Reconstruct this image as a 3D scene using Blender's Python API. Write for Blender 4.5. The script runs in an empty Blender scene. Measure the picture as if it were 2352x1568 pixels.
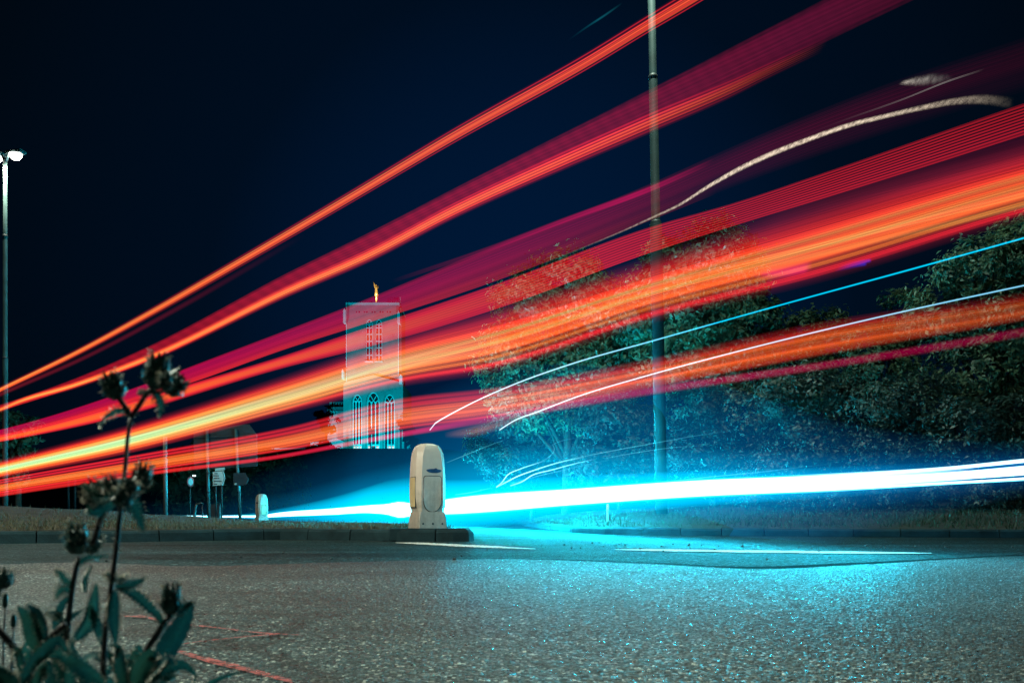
import bpy, bmesh, math, random
import numpy as np
from mathutils import Vector, Matrix

random.seed(7)
RNG = np.random.default_rng(7)
R = math.radians
SC = bpy.context.scene
COL = SC.collection

# ------------------------------------------------------------------ camera
FPX, CX, HY, CH = 1829.0, 1176.0, 1188.0, 0.28      # focal in px of a 2352 px wide frame, centre, horizon row, eye height
cam_d = bpy.data.cameras.new("camera")
cam = bpy.data.objects.new("camera", cam_d)
COL.objects.link(cam)
cam.location = (0, 0, CH)
cam.rotation_euler = (R(90), 0, 0)
cam_d.sensor_width = 36.0
cam_d.lens = 36.0 * FPX / 2352.0
cam_d.shift_y = (HY - 784.0) / 2352.0
cam_d.clip_start = 0.02
cam_d.clip_end = 4000
cam_d.dof.use_dof = True
cam_d.dof.focus_distance = 12.0
cam_d.dof.aperture_fstop = 13.0
SC.camera = cam

# ------------------------------------------------------------------ world and exposure
w = bpy.data.worlds.new("World")
SC.world = w
w.use_nodes = True
nt = w.node_tree
for n in list(nt.nodes):
    nt.nodes.remove(n)
wo = nt.nodes.new("ShaderNodeOutputWorld")
bg = nt.nodes.new("ShaderNodeBackground")
tc = nt.nodes.new("ShaderNodeTexCoord")
dot = nt.nodes.new("ShaderNodeVectorMath"); dot.operation = 'DOT_PRODUCT'
gd = Vector((0.02, 1.0, 0.22)).normalized()          # brightest sky this way; darker corners are put into the gradient
dot.inputs[1].default_value = gd
rp = nt.nodes.new("ShaderNodeValToRGB")
rp.color_ramp.elements[0].position = 0.76
rp.color_ramp.elements[0].color = (0.0003, 0.0017, 0.0024, 1)
rp.color_ramp.elements[1].position = 1.0
rp.color_ramp.elements[1].color = (0.0002, 0.0095, 0.038, 1)
e = rp.color_ramp.elements.new(0.93); e.color = (0.0002, 0.0042, 0.0130, 1)
nt.links.new(tc.outputs["Generated"], dot.inputs[0])
nt.links.new(dot.outputs["Value"], rp.inputs[0])
nt.links.new(rp.outputs[0], bg.inputs[0])
bg.inputs[1].default_value = 1.0
nt.links.new(bg.outputs[0], wo.inputs[0])
SC.view_settings.view_transform = 'Standard'
SC.view_settings.look = 'None'
SC.view_settings.exposure = 0.0
SC.view_settings.gamma = 1.0
SC.cycles.transparent_max_bounces = 64
SC.cycles.max_bounces = 5
SC.cycles.diffuse_bounces = 2
SC.cycles.glossy_bounces = 2
SC.cycles.sample_clamp_indirect = 3.0
SC.cycles.use_denoising = True
SC.cycles.caustics_reflective = False
SC.cycles.caustics_refractive = False

# ------------------------------------------------------------------ helpers
def at(x, y, Y):
    """a point seen at photo pixel x, y (2352 wide) and standing Y metres away"""
    return Vector(((x - CX) * Y / FPX, Y, CH + (HY - y) * Y / FPX))

def on_ground(x, y, z=0.0):
    Y = (CH - z) * FPX / (y - HY)
    return Vector(((x - CX) * Y / FPX, Y, z))

def pchip(xs, ys, q):
    xs = np.asarray(xs, float); ys = np.asarray(ys, float); q = np.asarray(q, float)
    h = np.diff(xs); d = np.diff(ys) / h
    m = np.empty(len(xs)); m[0] = d[0]; m[-1] = d[-1]
    for i in range(1, len(xs) - 1):
        m[i] = (d[i - 1] * h[i] + d[i] * h[i - 1]) / (h[i] + h[i - 1])
    i = np.clip(np.searchsorted(xs, q) - 1, 0, len(xs) - 2)
    t = (q - xs[i]) / h[i]
    lin = np.where(t < 0, ys[i] + (q - xs[i]) * m[i], ys[i + 1] + (q - xs[i + 1]) * m[i + 1])
    t2, t3 = t * t, t * t * t
    c = (2 * t3 - 3 * t2 + 1) * ys[i] + (t3 - 2 * t2 + t) * h[i] * m[i] + (-2 * t3 + 3 * t2) * ys[i + 1] + (t3 - t2) * h[i] * m[i + 1]
    return np.where((t < 0) | (t > 1), lin, c)

def tag(o, label=None, cat=None, group=None, kind=None):
    if label: o['label'] = label
    if cat: o['category'] = cat
    if group: o['group'] = group
    if kind: o['kind'] = kind
    return o

def empty(name, loc=(0, 0, 0), rz=0.0):
    o = bpy.data.objects.new(name, None)
    COL.objects.link(o)
    o.location = loc
    o.rotation_euler = (0, 0, rz)
    o.empty_display_size = 0.2
    return o

def link_mesh(name, me, m=None, parent=None, smooth=False):
    if m is not None:
        me.materials.clear(); me.materials.append(m)
    if smooth:
        me.polygons.foreach_set("use_smooth", [True] * len(me.polygons))
    o = bpy.data.objects.new(name, me)
    COL.objects.link(o)
    if parent is not None:
        o.parent = parent
    return o

def mesh_np(name, verts, faces, m=None, parent=None, smooth=False, attrs=None):
    me = bpy.data.meshes.new(name)
    me.from_pydata([tuple(v) for v in verts], [], [tuple(int(i) for i in f) for f in faces])
    if attrs:
        for k, a in attrs.items():
            at_ = me.attributes.new(k, 'FLOAT', 'POINT')
            at_.data.foreach_set("value", np.asarray(a, np.float32))
    me.update()
    return link_mesh(name, me, m, parent, smooth)

def quads_np(name, V, m=None, parent=None, attrs=None):
    """V: (n,4,3) array of loose quads"""
    n = len(V)
    me = bpy.data.meshes.new(name)
    me.vertices.add(4 * n); me.loops.add(4 * n); me.polygons.add(n)
    me.vertices.foreach_set("co", V.astype(np.float32).reshape(-1))
    me.loops.foreach_set("vertex_index", np.arange(4 * n, dtype=np.int32))
    me.polygons.foreach_set("loop_start", np.arange(0, 4 * n, 4, dtype=np.int32))
    me.polygons.foreach_set("loop_total", np.full(n, 4, dtype=np.int32))
    if attrs:
        for k, a in attrs.items():
            x = me.attributes.new(k, 'FLOAT', 'POINT')
            x.data.foreach_set("value", np.repeat(np.asarray(a, np.float32), 4))
    me.update(calc_edges=True)
    me.validate()
    return link_mesh(name, me, m, parent)

def obj_bm(name, bm, m=None, parent=None, smooth=False):
    me = bpy.data.meshes.new(name)
    bmesh.ops.recalc_face_normals(bm, faces=bm.faces)
    bm.to_mesh(me); bm.free()
    return link_mesh(name, me, m, parent, smooth)

def add_box(bm, c, s, rot=None, bevel=0.0):
    r = bmesh.ops.create_cube(bm, size=1.0)
    vs = r['verts']
    M = Matrix.Translation(c) @ (rot.to_4x4() if rot is not None else Matrix.Identity(4)) @ Matrix.Diagonal((s[0], s[1], s[2], 1))
    bmesh.ops.transform(bm, matrix=M, verts=vs)
    if bevel > 0:
        es = list({e for v in vs for e in v.link_edges})
        bmesh.ops.bevel(bm, geom=es, offset=bevel, segments=2, affect='EDGES', profile=0.6)

def tube_arrays(pts, rad, seg=8, sx=1.0, sz=1.0, caps=True):
    pts = [Vector(p) for p in pts]
    n = len(pts)
    V, F, U = [], [], []
    up = Vector((0, 0, 1))
    prev = None
    for i, p in enumerate(pts):
        t = (pts[min(i + 1, n - 1)] - pts[max(i - 1, 0)])
        if t.length < 1e-9: t = Vector((0, 0, 1))
        t.normalize()
        if prev is None:
            a = t.cross(up)
            if a.length < 1e-3: a = t.cross(Vector((0, 1, 0)))
        else:
            a = prev - t * prev.dot(t)
        a.normalize(); prev = a.copy()
        b = t.cross(a); b.normalize()
        r = rad[i] if hasattr(rad, '__len__') else rad
        for k in range(seg):
            an = 2 * math.pi * k / seg
            V.append(p + a * (math.cos(an) * r * sx) + b * (math.sin(an) * r * sz))
            U.append(i / max(n - 1, 1))
    for i in range(n - 1):
        for k in range(seg):
            k2 = (k + 1) % seg
            F.append((i * seg + k, i * seg + k2, (i + 1) * seg + k2, (i + 1) * seg + k))
    if caps:
        F.append(tuple(range(seg - 1, -1, -1)))
        F.append(tuple((n - 1) * seg + k for k in range(seg)))
    return V, F, U

def tube(name, pts, rad, m, parent=None, seg=8, **kw):
    V, F, U = tube_arrays(pts, rad, seg, **kw)
    return mesh_np(name, V, F, m, parent, True, {'u': U})

class Acc:
    def __init__(s): s.V = []; s.F = []; s.U = []
    def add(s, V, F, U=None):
        b = len(s.V)
        s.V += [tuple(v) for v in V]
        s.F += [tuple(b + i for i in f) for f in F]
        s.U += list(U) if U is not None else [0.0] * len(V)
    def build(s, name, m, parent=None, smooth=False):
        return mesh_np(name, s.V, s.F, m, parent, smooth, {'u': s.U})

def lathe(acc, c, prof, seg=20, axis=None):
    """prof: [(r,h)] turned about axis through c"""
    ax = Vector(axis).normalized() if axis is not None else Vector((0, 0, 1))
    a = ax.orthogonal().normalized(); b = ax.cross(a)
    V, F = [], []
    for r, h in prof:
        for k in range(seg):
            an = 2 * math.pi * k / seg
            V.append(Vector(c) + ax * h + a * (r * math.cos(an)) + b * (r * math.sin(an)))
    for i in range(len(prof) - 1):
        for k in range(seg):
            k2 = (k + 1) % seg
            F.append((i * seg + k, i * seg + k2, (i + 1) * seg + k2, (i + 1) * seg + k))
    F.append(tuple(range(seg - 1, -1, -1)))
    F.append(tuple((len(prof) - 1) * seg + k for k in range(seg)))
    acc.add(V, F)

# ------------------------------------------------------------------ materials
def new_mat(name):
    m = bpy.data.materials.new(name)
    m.use_nodes = True
    t = m.node_tree
    for n in list(t.nodes): t.nodes.remove(n)
    out = t.nodes.new("ShaderNodeOutputMaterial")
    return m, t, out

def N(t, kind, **inp):
    n = t.nodes.new("ShaderNode" + kind)
    for k, v in inp.items():
        n.inputs[k].default_value = v
    return n

def ramp(t, stops, interp='LINEAR'):
    n = t.nodes.new("ShaderNodeValToRGB")
    cr = n.color_ramp
    cr.interpolation = interp
    stops = sorted(stops, key=lambda s: s[0])
    while len(cr.elements) < len(stops): cr.elements.new(0.5)
    for e_, (p, c) in zip(cr.elements, stops):
        e_.position = p
        e_.color = (c[0], c[1], c[2], 1) if hasattr(c, '__len__') else (c, c, c, 1)
    return n

def math_n(t, op, a, b=None, clamp=False):
    n = t.nodes.new("ShaderNodeMath"); n.operation = op; n.use_clamp = clamp
    for i, v in enumerate((a, b)):
        if v is None: continue
        if hasattr(v, 'links') or hasattr(v, 'is_linked'): t.links.new(v, n.inputs[i])
        else: n.inputs[i].default_value = v
    return n.outputs[0]

def mixc(t, fac, a, b, mode='MIX'):
    n = t.nodes.new("ShaderNodeMix"); n.data_type = 'RGBA'; n.blend_type = mode
    for s, v in ((n.inputs['Factor'], fac), (n.inputs['A'], a), (n.inputs['B'], b)):
        pass
    ins = [i for i in n.inputs if i.enabled]
    f = n.inputs[0]; A = n.inputs[6]; B = n.inputs[7]
    for s, v in ((f, fac), (A, a), (B, b)):
        if hasattr(v, 'is_linked'): t.links.new(v, s)
        elif hasattr(v, '__len__'): s.default_value = (v[0], v[1], v[2], 1)
        else: s.default_value = v
    return n.outputs[2]

def simple(name, col, rough=0.6, metal=0.0, var=0.25, scale=8.0, bump=0.0, bscale=60.0, spec=0.5):
    """a paint / stone / metal with uneven wear"""
    m, t, out = new_mat(name)
    p = N(t, "BsdfPrincipled", Roughness=rough, Metallic=metal)
    p.inputs['Specular IOR Level'].default_value = spec
    tcn = N(t, "TexCoord")
    nz = N(t, "TexNoise", Scale=scale, Detail=6.0, Roughness=0.65)
    t.links.new(tcn.outputs['Object'], nz.inputs['Vector'])
    c0 = tuple(c * (1 - var) for c in col); c1 = tuple(min(1, c * (1 + var)) for c in col)
    r = ramp(t, [(0.3, c0), (0.7, c1)])
    t.links.new(nz.outputs['Fac'], r.inputs[0])
    t.links.new(r.outputs[0], p.inputs['Base Color'])
    if bump:
        n2 = N(t, "TexNoise", Scale=bscale, Detail=4.0)
        t.links.new(tcn.outputs['Object'], n2.inputs['Vector'])
        b = N(t, "Bump", Strength=bump, Distance=0.01)
        t.links.new(n2.outputs['Fac'], b.inputs['Height'])
        t.links.new(b.outputs[0], p.inputs['Normal'])
    t.links.new(p.outputs[0], out.inputs[0])
    return m

def emit(name, col, s, sample=True):
    m, t, out = new_mat(name)
    e_ = N(t, "Emission", Color=(*col, 1), Strength=s)
    t.links.new(e_.outputs[0], out.inputs[0])
    if not sample: m.cycles.emission_sampling = 'NONE'
    return m

def trail_mat(name, left, right, strength=1.0, lines=0.0, amp=0.5, rows=0, rowamp=0.6, check=False, ufade=None, sparkle=0, umix=(0.0, 1.0), seed=0.0):
    """light of a lamp swept along its way: additive, profile across (v) and along (u)"""
    m, t, out = new_mat(name)
    au = t.nodes.new("ShaderNodeAttribute"); au.attribute_name = 'u'
    av = t.nodes.new("ShaderNodeAttribute"); av.attribute_name = 'v'
    u, v = au.outputs['Fac'], av.outputs['Fac']
    r1 = ramp(t, left, 'EASE'); r2 = ramp(t, right, 'EASE')
    t.links.new(v, r1.inputs[0]); t.links.new(v, r2.inputs[0])
    f = N(t, "MapRange"); f.inputs['From Min'].default_value = umix[0]; f.inputs['From Max'].default_value = umix[1]
    t.links.new(u, f.inputs[0])
    c = mixc(t, f.outputs[0], r1.outputs[0], r2.outputs[0])
    s = None
    if lines:
        nz = N(t, "TexNoise", Scale=1.0, Detail=6.0, Roughness=0.85); nz.noise_dimensions = '2D'
        cmb = N(t, "CombineXYZ")
        t.links.new(math_n(t, 'MULTIPLY_ADD', v, lines), cmb.inputs[1])
        cmb.inputs[1].links[0].from_node.inputs[2].default_value = seed
        t.links.new(math_n(t, 'MULTIPLY', u, 0.25), cmb.inputs[0])
        t.links.new(cmb.outputs[0], nz.inputs['Vector'])
        mr = N(t, "MapRange"); mr.inputs['From Min'].default_value = 0.43; mr.inputs['From Max'].default_value = 0.55
        mr.inputs['To Min'].default_value = 1 - amp; mr.inputs['To Max'].default_value = 1 + amp * 0.45
        t.links.new(nz.outputs['Fac'], mr.inputs[0])
        s = mr.outputs[0]
    if rows:
        sn = math_n(t, 'SINE', math_n(t, 'MULTIPLY', v, rows * 2 * math.pi))
        mr = N(t, "MapRange"); mr.inputs['From Min'].default_value = -0.6; mr.inputs['From Max'].default_value = 0.6
        mr.inputs['To Min'].default_value = 1 - rowamp; mr.inputs['To Max'].default_value = 1.0
        t.links.new(sn, mr.inputs[0])
        # rows grow clearer towards the near end
        k = N(t, "MapRange"); k.inputs['From Min'].default_value = 0.25; k.inputs['From Max'].default_value = 0.7
        t.links.new(u, k.inputs[0])
        g = math_n(t, 'ADD', math_n(t, 'MULTIPLY', math_n(t, 'SUBTRACT', mr.outputs[0], 1.0), k.outputs[0]), 1.0)
        s = g if s is None else math_n(t, 'MULTIPLY', s, g)
    if check:
        a = math_n(t, 'SINE', math_n(t, 'ADD', math_n(t, 'MULTIPLY', v, 8 * 2 * math.pi), math_n(t, 'MULTIPLY', u, 70.0)))
        b = math_n(t, 'SINE', math_n(t, 'ADD', math_n(t, 'MULTIPLY', v, 9.0), math_n(t, 'MULTIPLY', math_n(t, 'POWER', u, 0.8), 560.0)))
        g = math_n(t, 'ADD', math_n(t, 'MULTIPLY', math_n(t, 'ADD', a, math_n(t, 'MULTIPLY', b, 0.7)), 0.14), 0.86)
        s = g if s is None else math_n(t, 'MULTIPLY', s, g)
    if sparkle:
        nz = N(t, "TexNoise", Scale=1.0, Detail=6.0, Roughness=0.8); nz.noise_dimensions = '2D'
        cmb = N(t, "CombineXYZ")
        t.links.new(math_n(t, 'MULTIPLY', u, float(sparkle)), cmb.inputs[0])
        t.links.new(math_n(t, 'ADD', math_n(t, 'MULTIPLY', v, 2.2), math_n(t, 'MULTIPLY', u, sparkle * 0.05)), cmb.inputs[1])
        t.links.new(cmb.outputs[0], nz.inputs['Vector'])
        mr = N(t, "MapRange"); mr.inputs['From Min'].default_value = 0.38; mr.inputs['From Max'].default_value = 0.66
        mr.inputs['To Min'].default_value = 0.15; mr.inputs['To Max'].default_value = 1.4
        t.links.new(nz.outputs['Fac'], mr.inputs[0])
        s = mr.outputs[0] if s is None else math_n(t, 'MULTIPLY', s, mr.outputs[0])
    if ufade:
        rf = ramp(t, ufade)
        t.links.new(u, rf.inputs[0])
        bw = N(t, "RGBToBW"); t.links.new(rf.outputs[0], bw.inputs[0])
        s = bw.outputs[0] if s is None else math_n(t, 'MULTIPLY', s, bw.outputs[0])
    e_ = N(t, "Emission")
    t.links.new(c, e_.inputs[0])
    if s is None: e_.inputs[1].default_value = 0.5 * strength
    else: t.links.new(math_n(t, 'MULTIPLY', s, 0.5 * strength), e_.inputs[1])
    tr = N(t, "BsdfTransparent")
    ad = N(t, "AddShader")
    t.links.new(tr.outputs[0], ad.inputs[0]); t.links.new(e_.outputs[0], ad.inputs[1])
    t.links.new(ad.outputs[0], out.inputs[0])
    m.cycles.emission_sampling = 'NONE'
    return m

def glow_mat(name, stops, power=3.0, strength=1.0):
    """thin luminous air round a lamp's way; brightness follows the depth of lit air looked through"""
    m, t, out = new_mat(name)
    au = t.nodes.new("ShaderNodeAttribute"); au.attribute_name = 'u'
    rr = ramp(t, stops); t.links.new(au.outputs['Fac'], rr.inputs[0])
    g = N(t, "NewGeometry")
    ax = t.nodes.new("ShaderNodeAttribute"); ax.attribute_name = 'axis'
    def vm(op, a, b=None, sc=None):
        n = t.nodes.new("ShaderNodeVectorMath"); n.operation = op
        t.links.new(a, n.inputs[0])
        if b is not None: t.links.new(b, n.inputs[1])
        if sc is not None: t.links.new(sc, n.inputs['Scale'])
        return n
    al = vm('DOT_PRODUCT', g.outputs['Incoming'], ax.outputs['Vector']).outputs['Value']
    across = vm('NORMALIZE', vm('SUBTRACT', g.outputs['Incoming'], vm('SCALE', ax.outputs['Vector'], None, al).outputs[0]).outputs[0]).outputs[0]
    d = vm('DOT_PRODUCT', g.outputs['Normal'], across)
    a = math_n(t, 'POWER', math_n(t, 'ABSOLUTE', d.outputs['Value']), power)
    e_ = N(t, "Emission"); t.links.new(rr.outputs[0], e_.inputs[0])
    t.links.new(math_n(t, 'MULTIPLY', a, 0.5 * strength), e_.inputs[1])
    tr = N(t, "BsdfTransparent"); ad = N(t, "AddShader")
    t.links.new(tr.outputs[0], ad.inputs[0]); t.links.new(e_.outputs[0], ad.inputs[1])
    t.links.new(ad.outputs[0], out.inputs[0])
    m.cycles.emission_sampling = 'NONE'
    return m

def asphalt(name, scale, base, chip, chip_amt, bump, wet=0.0, spec=0.5):
    m, t, out = new_mat(name)
    tcn = N(t, "TexCoord")
    p = N(t, "BsdfPrincipled")
    vo = N(t, "TexVoronoi", Scale=scale); vo.inputs['Randomness'].default_value = 1.0
    t.links.new(tcn.outputs['Object'], vo.inputs['Vector'])
    sep = N(t, "SeparateColor"); t.links.new(vo.outputs['Color'], sep.inputs[0])
    r = ramp(t, [(0.0, tuple(b * 0.45 for b in base)), (0.45, base), (1 - chip_amt, tuple(b * 1.35 for b in base)), (1.0, chip)])
    t.links.new(sep.outputs[0], r.inputs[0])
    # binder between the chips is darker
    rim = ramp(t, [(0.0, 1.0), (0.35, 0.95), (0.62, 0.28)])
    t.links.new(vo.outputs['Distance'], rim.inputs[0])
    c = mixc(t, 1.0, r.outputs[0], rim.outputs[0], 'MULTIPLY')
    # wheel tracks, stains, patches
    big = N(t, "TexNoise", Scale=0.9, Detail=8.0, Roughness=0.6)
    mp = N(t, "Mapping"); mp.inputs['Scale'].default_value = (0.25, 1.6, 1.0)
    t.links.new(tcn.outputs['Object'], mp.inputs['Vector']); t.links.new(mp.outputs[0], big.inputs['Vector'])
    br = ramp(t, [(0.36, 0.35), (0.5, 0.95), (0.64, 1.5)]); t.links.new(big.outputs['Fac'], br.inputs[0])
    c = mixc(t, 1.0, c, br.outputs[0], 'MULTIPLY')
    t.links.new(c, p.inputs['Base Color'])
    rr = ramp(t, [(0.0, 0.85 - wet), (0.8, 0.70 - wet), (1.0, 0.5)])
    t.links.new(sep.outputs[1], rr.inputs[0])
    t.links.new(rr.outputs[0], p.inputs['Roughness'])
    p.inputs['Specular IOR Level'].default_value = spec
    h = ramp(t, [(0.0, 1.0), (0.3, 0.85), (0.65, 0.0)]); t.links.new(vo.outputs['Distance'], h.inputs[0])
    hh = math_n(t, 'MULTIPLY', h.outputs[0], math_n(t, 'ADD', math_n(t, 'MULTIPLY', sep.outputs[2], 0.8), 0.35))
    n2 = N(t, "TexNoise", Scale=scale * 2.3, Detail=3.0); t.links.new(tcn.outputs['Object'], n2.inputs['Vector'])
    hh = math_n(t, 'ADD', hh, math_n(t, 'MULTIPLY', n2.outputs['Fac'], 0.35))
    b = N(t, "Bump", Strength=bump, Distance=0.5 / scale)
    t.links.new(hh, b.inputs['Height']); t.links.new(b.outputs[0], p.inputs['Normal'])
    t.links.new(p.outputs[0], out.inputs[0])
    return m

def leaf_mat(name, c0, c1, trans=0.35, rough=0.45):
    m, t, out = new_mat(name)
    au = t.nodes.new("ShaderNodeAttribute"); au.attribute_name = 'tint'
    r = ramp(t, [(0.0, c0), (1.0, c1)]); t.links.new(au.outputs['Fac'], r.inputs[0])
    p = N(t, "BsdfPrincipled", Roughness=rough)
    if name.startswith("weed"):
        tcn = N(t, "TexCoord"); nz = N(t, "TexNoise", Scale=420.0, Detail=6.0, Roughness=0.7); t.links.new(tcn.outputs['Object'], nz.inputs['Vector'])
        mr = ramp(t, [(0.3, 0.55), (0.7, 1.5)]); t.links.new(nz.outputs['Fac'], mr.inputs[0])
        r2 = mixc(t, 1.0, r.outputs[0], mr.outputs[0], 'MULTIPLY')
        b = N(t, "Bump", Strength=0.8, Distance=0.0012); t.links.new(nz.outputs['Fac'], b.inputs['Height']); t.links.new(b.outputs[0], p.inputs['Normal'])
        t.links.new(r2, p.inputs['Base Color'])
    else:
        t.links.new(r.outputs[0], p.inputs['Base Color'])
    tl = N(t, "BsdfTranslucent"); t.links.new(r.outputs[0], tl.inputs[0])
    mx = N(t, "MixShader"); mx.inputs[0].default_value = trans
    t.links.new(p.outputs[0], mx.inputs[1]); t.links.new(tl.outputs[0], mx.inputs[2])
    t.links.new(mx.outputs[0], out.inputs[0])
    return m

def chip_asphalt(name):
    """chippings modelled in the mesh; tint, gloss and gap come with the stones"""
    m, t, out = new_mat(name)
    def att(k):
        a = t.nodes.new("ShaderNodeAttribute"); a.attribute_name = k; return a.outputs['Fac']
    p = N(t, "BsdfPrincipled"); p.inputs['Specular IOR Level'].default_value = 0.6
    r = ramp(t, [(0.0, (.006, .020, .024)), (0.5, (.022, .052, .058)), (0.78, (.066, .112, .116)), (0.90, (.19, .240, .235)), (1.0, (.58, .62, .55))])
    t.links.new(att('tint'), r.inputs[0])
    g = ramp(t, [(0.0, 1.0), (0.35, 0.8), (0.8, 0.12)]); t.links.new(att('gap'), g.inputs[0])
    c = mixc(t, 1.0, r.outputs[0], g.outputs[0], 'MULTIPLY')
    tcn = N(t, "TexCoord"); mp = N(t, "Mapping"); mp.inputs['Scale'].default_value = (0.3, 1.0, 1.0)
    big = N(t, "TexNoise", Scale=1.1, Detail=9.0, Roughness=0.62)
    t.links.new(tcn.outputs['Object'], mp.inputs['Vector']); t.links.new(mp.outputs[0], big.inputs['Vector'])
    br = ramp(t, [(0.34, 0.40), (0.5, 1.0), (0.66, 1.35)]); t.links.new(big.outputs['Fac'], br.inputs[0])
    c = mixc(t, 1.0, c, br.outputs[0], 'MULTIPLY')
    # darker at the joint, fading out unevenly away from it
    nz = math_n(t, 'MULTIPLY', math_n(t, 'SUBTRACT', big.outputs['Fac'], 0.5), 1.6)
    wr = ramp(t, [(0.0, 0.30), (0.45, 0.62), (1.0, 1.0)]); t.links.new(math_n(t, 'ADD', att('toning'), nz), wr.inputs[0])
    c = mixc(t, 1.0, c, wr.outputs[0], 'MULTIPLY')
    # hairline cracks
    cv = N(t, "TexVoronoi", Scale=0.9); cv.feature = 'DISTANCE_TO_EDGE'
    wv = N(t, "TexNoise", Scale=3.0, Detail=4.0); t.links.new(tcn.outputs['Object'], wv.inputs['Vector'])
    t.links.new(mixc(t, 0.25, tcn.outputs['Object'], wv.outputs['Color']), cv.inputs['Vector'])
    ck = ramp(t, [(0.0, 0.15), (0.010, 0.35), (0.02, 1.0)]); t.links.new(cv.outputs['Distance'], ck.inputs[0])
    t.links.new(mixc(t, 0.8, c, mixc(t, 1.0, c, ck.outputs[0], 'MULTIPLY')), p.inputs['Base Color'])
    rr = ramp(t, [(0.0, 0.75), (0.6, 0.55), (0.88, 0.36), (1.0, 0.22)]); t.links.new(att('gloss'), rr.inputs[0])
    t.links.new(rr.outputs[0], p.inputs['Roughness'])
    fine = N(t, "TexNoise", Scale=420.0, Detail=3.0); t.links.new(tcn.outputs['Object'], fine.inputs['Vector'])
    b = N(t, "Bump", Strength=0.45, Distance=0.002); t.links.new(fine.outputs['Fac'], b.inputs['Height']); t.links.new(b.outputs[0], p.inputs['Normal'])
    t.links.new(p.outputs[0], out.inputs[0])
    return m

def spray(name, col, lo=0.43, hi=0.53, top=0.85):
    m = simple(name, col, 0.7, var=0.3, scale=40)
    t = m.node_tree; out = [n for n in t.nodes if n.type == 'OUTPUT_MATERIAL'][0]; p = [n for n in t.nodes if n.type == 'BSDF_PRINCIPLED'][0]
    tcn = N(t, "TexCoord"); nz = N(t, "TexNoise", Scale=70.0, Detail=5.0, Roughness=0.7); t.links.new(tcn.outputs['Object'], nz.inputs['Vector'])
    r = ramp(t, [(lo, 0.0), (hi, top)]); t.links.new(nz.outputs['Fac'], r.inputs[0])
    tr = N(t, "BsdfTransparent"); mx = N(t, "MixShader")
    t.links.new(r.outputs[0], mx.inputs[0]); t.links.new(tr.outputs[0], mx.inputs[1]); t.links.new(p.outputs[0], mx.inputs[2]); t.links.new(mx.outputs[0], out.inputs[0])
    return m

M = {}
M['chips'] = chip_asphalt("coarse chippings")
M['near_asphalt'] = asphalt("coarse asphalt", 130.0, (0.030, 0.060, 0.064), (0.42, 0.46, 0.42), 0.20, 1.0, 0.0, 0.4)
M['far_asphalt'] = asphalt("worn asphalt", 55.0, (0.013, 0.042, 0.048), (0.14, 0.23, 0.24), 0.12, 0.8, 0.05, 0.10)
M['seam'] = simple("tar seam", (0.004, 0.007, 0.008), 0.95, var=0.5, scale=20, spec=0.03)
M['white_paint'] = spray("road paint", (0.74, 0.73, 0.67), 0.36, 0.45, 0.95)
M['red_spray'] = spray("red spray paint", (0.46, 0.085, 0.075))
M['kerb'] = simple("kerb concrete", (0.011, 0.032, 0.039), 0.85, var=0.45, scale=3.5, bump=0.6, bscale=45, spec=0.15)
M['soil'] = simple("verge soil", (0.018, 0.020, 0.015), 0.95, var=0.6, scale=2.0, bump=0.8, bscale=25)
M['hillside'] = simple("dark hillside", (0.012, 0.02, 0.02), 0.95, var=0.5, scale=0.12)
M['grass'] = leaf_mat("dry grass", (0.03, 0.036, 0.02), (0.15, 0.125, 0.07), 0.3, 0.6)
M['verge_grass'] = leaf_mat("verge grass", (0.012, 0.040, 0.028), (0.055, 0.095, 0.055), 0.3, 0.6)
M['leaf'] = leaf_mat("tree leaves", (0.025, 0.08, 0.055), (0.18, 0.26, 0.14), 0.35, 0.5)
M['leaf_dark'] = leaf_mat("hedge leaves", (0.008, 0.036, 0.036), (0.055, 0.105, 0.080), 0.3, 0.5)
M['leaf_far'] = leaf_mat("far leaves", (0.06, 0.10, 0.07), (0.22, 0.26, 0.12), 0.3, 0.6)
M['leaf_black'] = leaf_mat("silhouette leaves", (0.004, 0.008, 0.008), (0.012, 0.02, 0.016), 0.1, 0.7)  # unlit silhouette of the crest trees, put into the leaf colour
M['bark'] = simple("bark", (0.055, 0.045, 0.035), 0.9, var=0.4, scale=6, bump=0.8, bscale=20)
M['weed_leaf'] = leaf_mat("weed leaf", (0.010, 0.085, 0.085), (0.035, 0.16, 0.12), 0.3, 0.62)
M['weed_stem'] = simple("weed stem", (0.035, 0.022, 0.024), 0.55, var=0.4, scale=90)
M['weed_spine'] = simple("weed bristles", (0.75, 0.68, 0.55), 0.4, var=0.2)
M['weed_bract'] = simple("weed bracts", (0.014, 0.075, 0.065), 0.45, var=0.5, scale=150)
M['galv'] = simple("galvanised steel", (0.085, 0.125, 0.125), 0.5, metal=0.35, var=0.3, scale=3)
M['grey_pole'] = simple("weathered lamp post", (0.05, 0.085, 0.082), 0.75, var=0.4, scale=2.0, spec=0.1)
M['lamp_pole'] = simple("dull lamp pole", (0.016, 0.036, 0.038), 0.7, var=0.45, scale=2.2, spec=0.15)
M['dark_steel'] = simple("dark painted steel", (0.022, 0.03, 0.034), 0.5, var=0.4, scale=3)
M['sign_back'] = simple("sign back", (0.012, 0.021, 0.027), 0.55, var=0.35, scale=2.5)
M['sign_white'] = simple("sign face", (0.52, 0.52, 0.48), 0.5, var=0.12, scale=5)
M['sign_red'] = simple("sign red", (0.55, 0.04, 0.04), 0.45, var=0.1)
M['ink'] = simple("sign lettering", (0.02, 0.025, 0.03), 0.5, var=0.1)
M['orange_board'] = simple("orange board", (0.62, 0.33, 0.07), 0.5, var=0.15)
M['blue_board'] = simple("blue board", (0.012, 0.03, 0.12), 0.5, var=0.2)
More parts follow.
